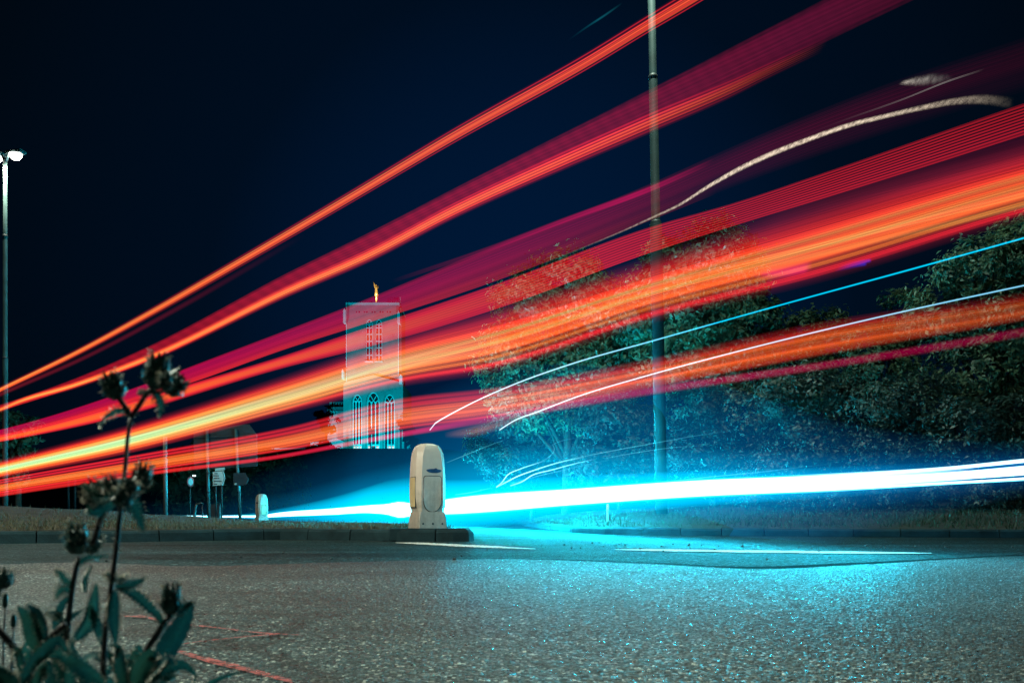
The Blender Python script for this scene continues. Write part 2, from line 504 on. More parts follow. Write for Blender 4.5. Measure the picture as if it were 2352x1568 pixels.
M['plastic'] = simple("bollard plastic", (0.62, 0.60, 0.52), 0.38, var=0.10, scale=4, bump=0.08, bscale=30)
def grimy(m):
    t = m.node_tree; p = [n for n in t.nodes if n.type == 'BSDF_PRINCIPLED'][0]; src = p.inputs['Base Color'].links[0].from_socket
    tcn = N(t, "TexCoord"); sx_ = N(t, "SeparateXYZ"); t.links.new(tcn.outputs['Object'], sx_.inputs[0])
    nz = N(t, "TexNoise", Scale=9.0, Detail=8.0, Roughness=0.75); t.links.new(tcn.outputs['Object'], nz.inputs['Vector'])
    mp = N(t, "Mapping"); mp.inputs['Scale'].default_value = (22, 22, 1.2); st = N(t, "TexNoise", Scale=1.0, Detail=4.0); t.links.new(tcn.outputs['Object'], mp.inputs['Vector']); t.links.new(mp.outputs[0], st.inputs['Vector'])
    splash = math_n(t, 'MULTIPLY', math_n(t, 'SUBTRACT', 0.62, sx_.outputs[2]), 0.75)
    d = math_n(t, 'ADD', math_n(t, 'ADD', nz.outputs['Fac'], splash), math_n(t, 'MULTIPLY', math_n(t, 'SUBTRACT', st.outputs['Fac'], 0.5), 0.5))
    r = ramp(t, [(0.55, 0.0), (0.80, 0.38), (1.0, 0.6)]); t.links.new(d, r.inputs[0])
    t.links.new(mixc(t, r.outputs[0], src, (0.16, 0.16, 0.13)), p.inputs['Base Color'])
grimy(M['plastic'])
M['plastic_panel'] = simple("bollard panel", (0.60, 0.55, 0.46), 0.34, var=0.16, scale=5)
grimy(M['plastic_panel'])
M['plastic_yellow'] = simple("bollard yellow panel", (0.62, 0.54, 0.30), 0.36, var=0.14, scale=5)
M['groove'] = simple("bollard groove", (0.02, 0.05, 0.06), 0.6, var=0.2)
M['hole_blue'] = simple("painted bollard hole", (0.01, 0.06, 0.16), 0.5, var=0.2)
M['stone'] = simple("cathedral brick", (0.20, 0.195, 0.19), 0.85, var=0.22, scale=0.35, bump=0.3, bscale=3)
M['stone_trim'] = simple("pale stone trim", (0.58, 0.58, 0.57), 0.8, var=0.1, scale=0.5)
M['glass'] = simple("dark window glass", (0.012, 0.018, 0.022), 0.15, var=0.2)
M['roof'] = simple("copper roof", (0.06, 0.09, 0.09), 0.6, var=0.3, scale=0.5)
M['gold'] = simple("gilded metal", (0.85, 0.58, 0.20), 0.38, metal=0.6, var=0.1)
M['silhouette'] = simple("silhouette black", (0.008, 0.012, 0.014), 0.8, var=0.3)  # shade of the unlit shapes before the tower, put into the colour
M['stone_grit'] = simple("grit", (0.05, 0.06, 0.06), 0.8, var=0.6, scale=30)

# ------------------------------------------------------------------ large structure: ground, roads, kerbs, hill
def sheet(name, poly, z, m, label=None):
    o = mesh_np(name, [(p[0], p[1], z) for p in poly], [tuple(range(len(poly)))], m)
    return tag(o, label, kind='structure')

sheet("ground", [(-1500, -60), (1500, -60), (1500, 2600), (-1500, 2600)], -0.03, M['hillside'], "dark open ground reaching the horizon")
sheet("road", [(-60, -14), (60, -14), (60, 160), (-60, 160)], 0.0, M['far_asphalt'], "dark worn asphalt roundabout road")

bx = [-700, 0, 200, 400, 800, 1176, 1500, 1740, 1950, 2352, 3000]
by = [1310, 1297, 1292, 1300, 1291, 1285, 1296, 1307, 1298, 1276, 1262]
q = np.linspace(-700, 3000, 160)
edge = [on_ground(x, y + random.uniform(-0.8, 0.8)) for x, y in zip(q, pchip(bx, by, q))]
def hash2(i, j, k):
    h = (i.astype(np.int64) * 374761393 + j.astype(np.int64) * 668265263 + k * 2246822519) & 0xFFFFFFFF
    h = ((h ^ (h >> 13)) * 1274126177) & 0xFFFFFFFF
    h = ((h ^ (h >> 16)) * 2654435761) & 0xFFFFFFFF
    return ((h ^ (h >> 15)) & 0xFFFFFF) / float(0x1000000)
def chippings(X, Y, cell=0.0074):
    gx, gy = X / cell, Y / cell
    ix, iy = np.floor(gx).astype(np.int64), np.floor(gy).astype(np.int64)
    best = np.full(X.shape, 9.0); second = np.full(X.shape, 9.0)
    bi = ix.copy(); bj = iy.copy(); bdx = np.zeros(X.shape); bdy = np.zeros(X.shape)
    for a in (-1, 0, 1):
        for b in (-1, 0, 1):
            i, j = ix + a, iy + b
            dx = gx - (i + 0.5 + 0.8 * (hash2(i, j, 1) - 0.5)); dy = gy - (j + 0.5 + 0.8 * (hash2(i, j, 2) - 0.5))
            d = np.sqrt(dx * dx + dy * dy) * (0.8 + 0.5 * hash2(i, j, 3))
            nb = d < best
            second = np.where(nb, best, np.minimum(second, d))
            bi = np.where(nb, i, bi); bj = np.where(nb, j, bj); bdx = np.where(nb, dx, bdx); bdy = np.where(nb, dy, bdy)
            best = np.where(nb, d, best)
    gap = np.clip(1 - (second - best) / 0.30, 0, 1)
    lift = hash2(bi, bj, 4); tx = hash2(bi, bj, 5) - .5; ty = hash2(bi, bj, 6) - .5
    h = 0.0008 + (0.0028 * lift + 0.0016 * (tx * bdx + ty * bdy)) * (1 - gap ** 2)
    return h, hash2(bi, bj, 7), gap, hash2(bi, bj, 8)
Xe = np.array([v.x for v in edge]); 
rows = 1700.0 - np.arange(0, 452) * 0.9                  # screen rows give an even density of stones
Yr = CH * FPX / (rows - HY); keep = Yr > 0; Yr = Yr[keep]
cols = np.linspace(-620, 2980, 1750)
ey = np.interp((cols - CX) / FPX, [v.x / v.y for v in edge], [v.y for v in edge])
f = np.linspace(0, 1, 440)
y_near = CH * FPX / (1640 - HY)
inv = (1 / y_near) * (1 - f)[:, None] + (1 / ey)[None, :] * f[:, None]
Yg = 1 / inv; Xg = (cols - CX)[None, :] / FPX * Yg
hz, tint, gap, gloss = chippings(Xg, Yg)
hz = hz * np.clip((ey[None, :] - Yg) / 0.08, 0.15, 1)
nr, nc = Xg.shape
me = bpy.data.meshes.new("road_resurfacing")
idx = np.arange(nr * nc, dtype=np.int32).reshape(nr, nc)
Q = np.stack([idx[:-1, :-1], idx[:-1, 1:], idx[1:, 1:], idx[1:, :-1]], -1).reshape(-1, 4)
me.vertices.add(nr * nc); me.loops.add(Q.size); me.polygons.add(len(Q))
me.vertices.foreach_set("co", np.stack([Xg, Yg, hz + 0.003], -1).astype(np.float32).reshape(-1))
me.loops.foreach_set("vertex_index", Q.reshape(-1)); me.polygons.foreach_set("loop_start", np.arange(0, Q.size, 4, dtype=np.int32)); me.polygons.foreach_set("loop_total", np.full(len(Q), 4, np.int32))
toning = np.clip((ey[None, :] - Yg) / 1.5, 0, 1)
for k, a in (('tint', tint), ('gap', gap), ('gloss', gloss), ('toning', toning)):
    x_ = me.attributes.new(k, 'FLOAT', 'POINT'); x_.data.foreach_set("value", a.astype(np.float32).reshape(-1))
me.update(calc_edges=True)
tag(link_mesh("road_resurfacing", me, M['chips'], None, True), "lighter coarse chippings laid on the near road", kind='structure')
# the rest of the same surfacing, outside the modelled stones
sheet("road_resurfacing", [(Xg[0, 0], Yg[0, 0]), (Xg[0, -1], Yg[0, -1])] + [(Xg[-1, -1], Yg[-1, -1]), (14, Yg[-1, -1]), (14, -12), (-14, -12), (-14, Yg[-1, 0]), (Xg[-1, 0], Yg[-1, 0])], 0.003, M['near_asphalt'], "coarse chippings of the near road beside and behind the camera")
# tar seam along the edge of the coarse surfacing
Vs, Fs = [], []
sx = np.linspace(1040, 2900, 90); sy = pchip(bx, by, sx)
for i, (x, y) in enumerate(zip(sx, sy)):
    p = on_ground(x, y); wdt = 0.03 + 0.09 * math.exp(-((x - 1780) / 330.0) ** 2) + random.uniform(-.012, .012)
    Vs += [(p.x, p.y - 0.02, 0.008), (p.x, p.y + wdt, 0.008)]
for i in range(len(sx) - 1):
    Fs.append((2 * i, 2 * i + 2, 2 * i + 3, 2 * i + 1))
tag(mesh_np("road_seam", Vs, Fs, M['seam']), "dark tar joint in the road", kind='structure')

def painted(name, pts, m, z, label):
    """painted strip: (x, y, half thickness in px) on the road"""
    xs = [p[0] for p in pts]
    q = np.linspace(xs[0], xs[-1], 70)
    ys = pchip(xs, [p[1] for p in pts], q); hs = np.interp(q, xs, [p[2] for p in pts])
    V, F = [], []
    for x, y, h in zip(q, ys, hs):
        h1 = max(0.05, h * random.uniform(0.8, 1.15)); h2 = max(0.05, h * random.uniform(0.8, 1.15))
        a = on_ground(x, y + h1, z); b = on_ground(x, y - h2, z)
        V += [a, b]
    for i in range(len(q) - 1):
        F.append((2 * i, 2 * i + 2, 2 * i + 3, 2 * i + 1))
    return tag(mesh_np(name, V, F, m), label, kind='structure')

painted("lane_marking", [(908, 1245.5, .3), (960, 1247, 1.8), (1060, 1252, 2.6), (1140, 1255.5, 2.2), (1230, 1259.5, .4)], M['white_paint'], 0.006, "short white dash in front of the bollard")
painted("lane_marking", [(1412, 1261, .3), (1480, 1262, 2.0), (1700, 1265, 2.6), (1980, 1268, 2.4), (2140, 1269.5, .4)], M['white_paint'], 0.006, "long white dash right of the bollard")
painted("survey_mark", [(392, 1489, 2.5), (470, 1512, 6), (560, 1534, 6), (620, 1550, 5), (672, 1564, 4)], M['red_spray'], 0.0095, "thick red sprayed line on the near road")
painted("survey_mark", [(285, 1414, 1), (330, 1415, 2.4), (380, 1428, 1.6), (480, 1438, 1.2), (600, 1452, 1.2), (690, 1457, .6)], M['red_spray'], 0.0095, "thin red sprayed line on the near road")
painted("survey_mark", [(398, 1480, .6), (500, 1467, 1.0), (640, 1454, 1.3)], M['red_spray'], 0.0105, "thin red sprayed line crossing the other one")

# --- kerbs: swept concrete stones with open joints
def kerb(name, pts, h, depth, side, label, stone=0.9, start=0.0):
    P = [Vector((p[0], p[1], 0)) for p in pts]
    L = [0.0]
    for a, b in zip(P, P[1:]): L.append(L[-1] + (b - a).length)
    def pos(s):
        return Vector((np.interp(s, L, [p.x for p in P]), np.interp(s, L, [p.y for p in P]), 0))
    acc = Acc()
    s = start
    while s < L[-1] - 0.05:
        e_ = min(s + stone - 0.014, L[-1])
        jz = random.uniform(-0.006, 0.006); jo = random.uniform(-0.006, 0.006)
        sec = []
        for k in range(4):
            ss = s + (e_ - s) * k / 3
            p = pos(ss); t = (pos(min(ss + .05, L[-1])) - pos(max(ss - .05, 0))).normalized()
            nrm = Vector((-t.y, t.x, 0)) * side
            prof = [(0.0 + jo, -0.02), (0.012 + jo, h * 0.75 + jz), (0.035 + jo, h * 0.95 + jz), (0.06 + jo, h + jz), (depth, h + jz), (depth, -0.02)]
            sec.append([p + nrm * a + Vector((0, 0, z)) for a, z in prof])
        V = [v for r_ in sec for v in r_]; n = 6
        F = []
        for i in range(3):
            for k in range(n):
                k2 = (k + 1) % n
                F.append((i * n + k, (i + 1) * n + k, (i + 1) * n + k2, i * n + k2))
        F += [tuple(range(n)), tuple(3 * n + k for k in range(n - 1, -1, -1))]
        acc.add(V, F)
        s += stone
    o = acc.build(name, M['kerb'])
    return tag(o, label, kind='structure')

isl_front = [(-16, 6.2), (-9.5, 7.2), (-6.9, 7.9), (-5.48, 8.53), (-4.38, 9.14), (-2.96, 10.2), (-1.76, 9.75), (-1.25, 9.38), (-0.62, 9.32)]
isl_nose = [(-0.62, 9.32), (-0.5, 9.36), (-0.44, 9.5), (-0.5, 9.95)]
isl_back = [(-0.5, 9.95), (-1.0, 11.5), (-2.9, 20), (-7.5, 29), (-17, 40)]
kerb("kerb", isl_front + isl_nose[1:], 0.135, 0.14, 1, "concrete kerb round the grass island", 0.62)
kerb("kerb", isl_back, 0.12, 0.14, 1, "concrete kerb on the far side of the grass island", 0.9)
vk = [(-1.2, 60), (0.05, 43), (0.42, 27), (1.09, 14.6), (1.55, 13.2), (2.21, 12.45), (4.06, 11.8), (7.0, 10.9), (8.7, 10.45), (14, 9.0), (22, 7)]
kerb("kerb", vk, 0.12, 0.14, 1, "concrete kerb along the right hand verge", 0.62)

# --- island turf with the mound at the left
def mound(x, y):
    z = 0.13 + 0.36 * math.exp(-((x + 10.2) / 4.4) ** 2 - ((y - 15) / 4.5) ** 2)
    return z + 0.010 * math.sin(3.1 * x + 1.7 * y) + 0.008 * math.sin(7.3 * x - 4.1 * y)

fx = [p[0] for p in isl_front] + [-0.52]; fy = [p[1] + 0.12 for p in isl_front] + [9.6]
bkx = [-17, -7.5, -2.9, -1.0, -0.56]; bky = [40, 29, 20, 11.5, 10.0]
nx, ny = 130, 60
V, F = [], []
for i in range(nx):
    x = -16 + (15.42) * i / (nx - 1)
    y0 = float(np.interp(x, fx, fy)); y1 = float(np.interp(x, bkx, bky)) - 0.1
    y1 = max(y1, y0 + 0.02)
    for j in range(ny):
        y = y0 + (y1 - y0) * (j / (ny - 1)) ** 2
        z = mound(x, y) if 0 < j < ny - 1 else 0.125
        V.append((x, y, z))
for i in range(nx - 1):
    for j in range(ny - 1):
        a = i * ny + j
        F.append((a, a + ny, a + ny + 1, a + 1))
tag(mesh_np("island_turf", V, F, M['soil'], smooth=True), "mown dry turf on the traffic island", kind='structure')

# --- right verge rising to the hedge
VP = [Vector((p[0], p[1], 0)) for p in vk]
VL = [0.0]
for a, b in zip(VP, VP[1:]): VL.append(VL[-1] + (b - a).length)
def vpos(s): return Vector((np.interp(s, VL, [p.x for p in VP]), np.interp(s, VL, [p.y for p in VP]), 0))
VDIR = Vector((0.42, 0.91, 0)).normalized()
def vz(o):
    return 0.115 + 0.36 * (1 - math.exp(-max(o - .1, 0) / 2.6)) + 0.05 * max(0, o - 4) * 0.5
V, F = [], []
ns, no = 140, 26
for i in range(ns):
    p = vpos(VL[-1] * i / (ns - 1))
    for j in range(no):
        o_ = 0.1 + 34 * (j / (no - 1)) ** 2
        v = p + VDIR * o_
        V.append((v.x, v.y, vz(o_) + (0.012 * math.sin(2.7 * v.x + v.y) if j else 0)))
for i in range(ns - 1):
    for j in range(no - 1):
        a = i * no + j
        F.append((a, a + 1, a + no + 1, a + no))
tag(mesh_np("verge", V, F, M['soil'], smooth=True), "grassy verge sloping up to the trees on the right", kind='structure')

# --- hill that carries the cathedral
def hill_z(x, y):
    s = min(max((y - 110) / 125.0, 0), 1)
    s = s * s * (3 - 2 * s)
    prof = 20.2 * math.exp(-max(abs(x + 49) - 24, 0) ** 2 / (2 * 38.0 ** 2))
    prof = max(prof, 5.0)
    back = 1.0 if y < 300 else math.exp(-((y - 300) / 160.0) ** 2)
    return -0.04 + prof * s * back
V, F = [], []
hx, hy = 120, 60
for i in range(hx):
    x = -420 + 840 * i / (hx - 1)
    for j in range(hy):
        y = 100 + 500 * (j / (hy - 1)) ** 1.3
        V.append((x, y, hill_z(x, y)))
for i in range(hx - 1):
    for j in range(hy - 1):
        a = i * hy + j
        F.append((a, a + hy, a + hy + 1, a + 1))
tag(mesh_np("hill", V, F, M['hillside'], smooth=True), "dark hill under the floodlit tower", kind='structure')

# ------------------------------------------------------------------ cathedral
TY = 256.0
KM = TY / FPX
def tp(x, y, dy=0.0):
    v = at(x, y, TY); v.y += dy
    return v
def prism(bm, outline, y0, y1):
    """outline [(X,Z)] extruded between depths y0 and y1"""
    a = [bm.verts.new((x, y0, z)) for x, z in outline]
    b = [bm.verts.new((x, y1, z)) for x, z in outline]
    n = len(outline)
    bm.faces.new(a); bm.faces.new(b[::-1])
    for i in range(n):
        j = (i + 1) % n
        bm.faces.new((a[j], a[i], b[i], b[j]))
def arch(xl, xr, zb, zt, grow=0.0, n=10):
    """pointed arch outline"""
    xl -= grow; xr += grow; zb -= grow; zt += grow * 1.2
    w_ = xr - xl; rise = w_ * 0.95; zs = zt - rise
    o = [(xl, zb), (xr, zb), (xr, zs)]
    for k in range(1, n):
        f = k / n
        o.append((xr - (w_ / 2) * (1 - math.cos(f * math.pi / 2)), zs + rise * math.sin(f * math.pi / 2)))
    o.append(((xl + xr) / 2, zt))
    for k in range(n - 1, 0, -1):
        f = k / n
        o.append((xl + (w_ / 2) * (1 - math.cos(f * math.pi / 2)), zs + rise * math.sin(f * math.pi / 2)))
    o.append((xl, zs))
    return o
def cut(o, cutter_bm):
    c = obj_bm("cutter", cutter_bm, None, tower)
    bpy.context.view_layer.update()
    md = o.modifiers.new("cut", 'BOOLEAN'); md.operation = 'DIFFERENCE'; md.object = c; md.solver = 'EXACT'
    dg = bpy.context.evaluated_depsgraph_get()
    me = bpy.data.meshes.new_from_object(o.evaluated_get(dg))
    o.modifiers.clear(); old = o.data; o.data = me
    bpy.data.meshes.remove(old)
    cm = c.data; bpy.data.objects.remove(c); bpy.data.meshes.remove(cm)

tower = tag(empty("cathedral", (tp(857, 1045).x, TY, 20.2)), "floodlit brick cathedral with a tall square tower standing on the dark hill", "cathedral")
TOFF = Vector(tower.location)
def tpart(name, bm, m, parent=tower, smooth=False):
    bmesh.ops.translate(bm, verts=bm.verts, vec=-TOFF)
    return obj_bm(name, bm, m, parent, smooth)
def px(x): return (x - CX) * KM
def pz(y): return CH + (HY - y) * KM

up_win = [(840, 856, 829, 733), (862, 878, 829, 733)]
lo_win = [(812, 833, 1036, 907), (845, 873, 1040, 902), (884, 908, 1036, 907)]
# upper stage
bm = bmesh.new()
prism(bm, [(px(796), pz(900)), (px(916), pz(900)), (px(916), pz(700)), (px(796), pz(700))], TY, TY + 15.5)
upper = tpart("tower_upper_stage", bm, M['stone'])
bm = bmesh.new()
for l, r_, b, t_ in up_win: prism(bm, arch(px(l), px(r_), pz(b), pz(t_)), TY - 1, TY + 0.7)
for x in (819, 825, 837, 843, 855, 861, 873, 879, 890, 896):
    prism(bm, [(px(x - 1.6), pz(718)), (px(x + 1.6), pz(718)), (px(x + 1.6), pz(713.5)), (px(x - 1.6), pz(713.5))], TY - 1, TY + 0.5)
bmesh.ops.recalc_face_normals(bm, faces=bm.faces)
bmesh.ops.translate(bm, verts=bm.verts, vec=-TOFF)
cut(upper, bm)
# lower stage with the shallow gable
bm = bmesh.new()
prism(bm, [(px(791), pz(1060)), (px(927), pz(1060)), (px(927), pz(884)), (px(921), pz(879)), (px(859), pz(863)), (px(796), pz(879)), (px(791), pz(884))], TY - 1.6, TY + 20)
lower = tpart("tower_lower_stage", bm, M['stone'])
for grow, ya, yb in ((0.45, TY - 3, TY - 1.2), (0.0, TY - 2, TY - 0.6)):
    bm = bmesh.new()
    for l, r_, b, t_ in lo_win: prism(bm, arch(px(l), px(r_), pz(b), pz(t_), grow), ya, yb)
    bmesh.ops.recalc_face_normals(bm, faces=bm.faces)
    bmesh.ops.translate(bm, verts=bm.verts, vec=-TOFF)
    cut(lower, bm)
# parapet, string courses
bm = bmesh.new()
add_box(bm, (px(856), TY + 7.75, pz(697.6)), (px(917.5) - px(794.5), 16.0, 0.66))
tpart("parapet", bm, M['stone_trim'])
# corner buttresses
for x0, x1, y0, y1 in ((791.5, 797.0, 745, 712), (914.5, 920.5, 745, 718), (788, 792.5, 872, 850), (919, 926, 884, 862)):
    bm = bmesh.new()
    prism(bm, [(px(x0), pz(y0)), (px(x1), pz(y0)), (px(x1), pz(y1 + 5)), (px((x0 + x1) / 2), pz(y1)), (px(x0), pz(y1 + 5))], TY - 2.2, TY - 0.02 if x0 < 800 and y0 < 800 else TY + 1.2)
    tpart("pinnacle", bm, M['stone_trim'])
bm = bmesh.new()
prism(bm, [(px(917), pz(880)), (px(921), pz(880)), (px(921), pz(705)), (px(917), pz(705))], TY + 1.2, TY + 4)
tpart("buttress", bm, M['stone'])
bm = bmesh.new()
prism(bm, [(px(795.2), pz(878)), (px(797), pz(878)), (px(797), pz(702)), (px(795.2), pz(702))], TY - 0.35, TY - 0.004)  # bright strip standing for the floodlit narrow face of the tower
tpart("pale_edge_strip", bm, M['stone_trim'])
bm = bmesh.new()
prism(bm, [(px(914.5), pz(878)), (px(916.6), pz(878)), (px(916.6), pz(720)), (px(914.5), pz(720))], TY - 0.35, TY - 0.004)
tpart("pale_edge_strip", bm, M['stone_trim'])

def window(l, r_, b, t_, face, recess, lights, transoms, lit):
    bm = bmesh.new()
    prism(bm, arch(px(l), px(r_), pz(b), pz(t_), -0.01), face + recess - 0.12, face + recess - 0.02)
    wn = tpart("window", bm, M['glass'])
    # tracery: surround, mullions, transoms, head
    bm = bmesh.new()
    y0, y1 = face + recess - 0.42, face + recess - 0.125
    o1 = arch(px(l), px(r_), pz(b), pz(t_), -0.015); o2 = arch(px(l), px(r_), pz(b), pz(t_), -0.24)
    n = len(o1)
    va = [bm.verts.new((x, y0, z)) for x, z in o1]; vb = [bm.verts.new((x, y0, z)) for x, z in o2]
    vc = [bm.verts.new((x, y1, z)) for x, z in o2]
    for i in range(n):
        j = (i + 1) % n
        bm.faces.new((va[i], va[j], vb[j], vb[i])); bm.faces.new((vb[i], vb[j], vc[j], vc[i]))
    w_ = px(r_) - px(l); zs = pz(t_) - w_ * 0.95
    for k in range(1, lights):
        x = px(l) + w_ * k / lights
        add_box(bm, (x, (y0 + y1) / 2 + .02, (pz(b) + zs) / 2 + 0.4), (0.30, 0.24, zs - pz(b) + 0.8))
    for z in transoms:
        add_box(bm, ((px(l) + px(r_)) / 2, (y0 + y1) / 2 + .03, pz(z)), (w_ - 0.1, 0.2, 0.30))
    # little arches and a diamond in the head
    for k in range(lights):
        x0 = px(l) + w_ * k / lights; x1 = x0 + w_ / lights; xm = (x0 + x1) / 2
        for xa, xb in ((x0, xm), (x1, xm)):
            d = Vector((xb - xa, 0, w_ * 0.32)); 
            add_box(bm, ((xa + xb) / 2, (y0 + y1) / 2 + .04, zs + d.z / 2), (d.length, 0.18, 0.2), Matrix.Rotation(-math.atan2(d.z, d.x), 3, 'Y'))
    for s in (-1, 1):
        d = Vector((s * w_ * 0.25, 0, w_ * 0.4))
        add_box(bm, ((px(l) + px(r_)) / 2 + d.x / 2, (y0 + y1) / 2 + .05, zs + w_ * 0.3 + d.z / 2), (d.length, 0.16, 0.18), Matrix.Rotation(-math.atan2(d.z, d.x), 3, 'Y'))
    bmesh.ops.translate(bm, verts=bm.verts, vec=-TOFF)
    obj_bm("tracery", bm, M['stone_trim'], wn)
    # sill
    bm = bmesh.new()
    add_box(bm, ((px(l) + px(r_)) / 2, face - 0.12, pz(b) - 0.22), (w_ + 0.5, 0.6, 0.36))
    bmesh.ops.translate(bm, verts=bm.verts, vec=-TOFF)
    obj_bm("sill", bm, M['stone_trim'], wn)
    if lit:
        for k in range(lights):
            bm = bmesh.new()
            add_box(bm, (px(l) + w_ * (k + 0.5) / lights, face + recess - 0.2, pz(1028)), (w_ / lights * 0.62, 0.1, 0.95))
            bmesh.ops.translate(bm, verts=bm.verts, vec=-TOFF)
            obj_bm("lit_pane", bm, M['lit_pane'], wn)
    return wn
M['lit_pane'] = emit("lit pane", (0.75, 1.0, 0.95), 0.9, False)
for l, r_, b, t_ in up_win: window(l, r_, b, t_, TY, 0.7, 2, (752, 767, 783, 798, 815), False)
for l, r_, b, t_ in lo_win: window(l, r_, b, t_, TY - 1.6, 1.0, 3, (1022,), True)

# nave and low ranges at the left, porch at the right
bm = bmesh.new(); prism(bm, [(px(746), pz(1060)), (px(790.5), pz(1060)), (px(790.5), pz(941)), (px(752), pz(941))], TY + 2, TY + 40)
tpart("transept_wall", bm, M['stone'])
bm = bmesh.new(); prism(bm, [(px(747), pz(941)), (px(790.5), pz(941)), (px(790.5), pz(931)), (px(747), pz(931))], TY + 3, TY + 40)
tpart("transept_roof", bm, M['roof'])
bm = bmesh.new(); prism(bm, [(px(747), pz(931)), (px(790.5), pz(931)), (px(790.5), pz(917)), (px(747), pz(917))], TY + 6, TY + 40)
cl = tpart("clerestory", bm, M['stone'])
for x in (752, 758, 764, 770, 776):
    bm = bmesh.new(); prism(bm, [(px(x), pz(930)), (px(x + 3.6), pz(930)), (px(x + 3.6), pz(919)), (px(x), pz(919))], TY + 5.9, TY + 6.1)
    bmesh.ops.translate(bm, verts=bm.verts, vec=-TOFF); obj_bm("window", bm, M['glass'], cl)
bm = bmesh.new(); prism(bm, [(px(782), pz(931)), (px(788), pz(931)), (px(788), pz(919)), (px(782), pz(919))], TY + 5.8, TY + 6.05)
bmesh.ops.translate(bm, verts=bm.verts, vec=-TOFF); obj_bm("lit_window", bm, emit("bright clerestory pane", (0.7, 1, 1), 1.1, False), cl)
bm = bmesh.new(); prism(bm, [(px(727), pz(1060)), (px(800), pz(1060)), (px(800), pz(1018)), (px(783), pz(1011)), (px(766), pz(1018)), (px(727), pz(1021))], TY - 8, TY - 2)
low = tpart("chapel_range", bm, M['stone'])
bm = bmesh.new(); prism(bm, [(px(766.5), pz(1045.5)), (px(781), pz(1045.5)), (px(781), pz(1029)), (px(766.5), pz(1029))], TY - 8.1, TY - 7.9)
bmesh.ops.translate(bm, verts=bm.verts, vec=-TOFF); obj_bm("door", bm, M['silhouette'], low)
bm = bmesh.new(); prism(bm, [(px(752), pz(1045)), (px(757), pz(1045)), (px(757), pz(1022)), (px(752), pz(1022))], TY - 8.3, TY - 8.01)
bmesh.ops.translate(bm, verts=bm.verts, vec=-TOFF); obj_bm("pilaster", bm, M['stone_trim'], low)
bm = bmesh.new(); prism(bm, [(px(928), pz(1060)), (px(950), pz(1060)), (px(950), pz(1016)), (px(928), pz(1012))], TY - 4, TY + 12)
tpart("porch", bm, M['stone'])

# gilded angel on its post
ang = tag(empty("angel_statue", tuple(tp(856, 696, 7.0))), "small gilded angel on a pole on the tower roof", "statue")
AO = Vector(ang.location)
acc = Acc()
lathe(acc, (0, 0, 0), [(0.9, 0), (0.9, 0.5), (0.35, 0.7), (0.30, 3.9), (0.42, 4.0), (0.2, 4.2)], 12)
acc.build("pole", M['gold'], ang, True)
acc = Acc()
lathe(acc, (0, 0, 4.2), [(0.25, 0), (0.62, 0.15), (0.5, 1.2), (0.42, 2.0), (0.52, 2.7), (0.42, 3.05), (0.16, 3.15), (0.27, 3.35), (0.27, 3.6), (0.1, 3.78)], 14)
acc.build("figure", M['gold'], ang, True)
for s, tip in ((-1, (-1.05, 0.0, 9.0)), (1, (0.55, 0.1, 7.7))):
    acc = Acc()
    Vv, Ff, _ = tube_arrays([(0.1 * s, 0.15, 6.6), (0.42 * s, 0.2, 7.2), (0.55 * tip[0], 0.15, (7.4 + tip[2]) / 2 - 0.2), tip], [0.28, 0.34, 0.26, 0.07], 8, sz=1.0)
    acc.add(Vv, Ff); acc.build("wing", M['gold'], ang, True)

rack = tag(empty("aerial_rack", tuple(tp(906, 696, 3.0))), "steel aerial frame at the right corner of the tower roof", "aerial")
acc = Acc()
def bar(acc, a, b, r=0.09): 
    Vv, Ff, _ = tube_arrays([a, b], r, 6); acc.add(Vv, Ff)
for x in (-1.9, -0.3, 0.6, 1.5):
    bar(acc, (x, 0, 0), (x, 0, 2.7 + 0.1 * x))
for z in (0.5, 1.2, 1.9, 2.6):
    bar(acc, (-1.9, 0, z), (1.5, 0, z))
bar(acc, (-1.9, 0, 0.3), (-0.3, 0, 2.6)); bar(acc, (-0.3, 0, 2.0), (0.9, 0, 2.4), 0.16)
acc.build("frame", M['stone_trim'], rack)
acc = Acc(); bar(acc, (-2.5, 0, 0), (-2.5, 0, 2.4), 0.12); acc.build("whip", M['stone_trim'], rack)

# floodlights on the crest that light the tower
def floodlight(X, Y, Z, target, power, col, label, size=62, group="floodlights on the hill crest"):
    f = tag(empty("floodlight", (X, Y, Z)), label, "floodlight", group)
    bm = bmesh.new()
    d = (Vector(target) - Vector((X, Y, Z))).normalized()
    rot = d.to_track_quat('Y', 'Z').to_matrix()
    add_box(bm, Vector((0, 0, 0.45)), (0.6, 0.3, 0.4), rot, 0.04)
    obj_bm("housing", bm, M['dark_steel'], f)
    bm = bmesh.new()
    add_box(bm, (0, 0, 0.1), (0.12, 0.12, 0.36)); obj_bm("bracket", bm, M['dark_steel'], f)
    ld = bpy.data.lights.new("floodlight beam", 'SPOT')
    ld.energy = power; ld.color = col; ld.spot_size = R(size); ld.spot_blend = 0.7; ld.shadow_soft_size = 0.3
    lo = bpy.data.objects.new("beam", ld); COL.objects.link(lo)
    lo.parent = f
    lo.location = Vector((0, 0, 0.45)) + d * 0.4
    lo.rotation_euler = d.to_track_quat('-Z', 'Y').to_euler()
    return f
TEAL = (0.0, 0.58, 0.78)
cx_t = px(857)
floodlight(cx_t - 22, TY - 42, hill_z(cx_t - 22, TY - 42), (cx_t - 2, TY, 46), 92000, TEAL, "floodlight on the crest left of the tower", 95)
floodlight(cx_t + 20, TY - 42, hill_z(cx_t + 20, TY - 42), (cx_t + 2, TY, 50), 70000, TEAL, "floodlight on the crest right of the tower", 95)
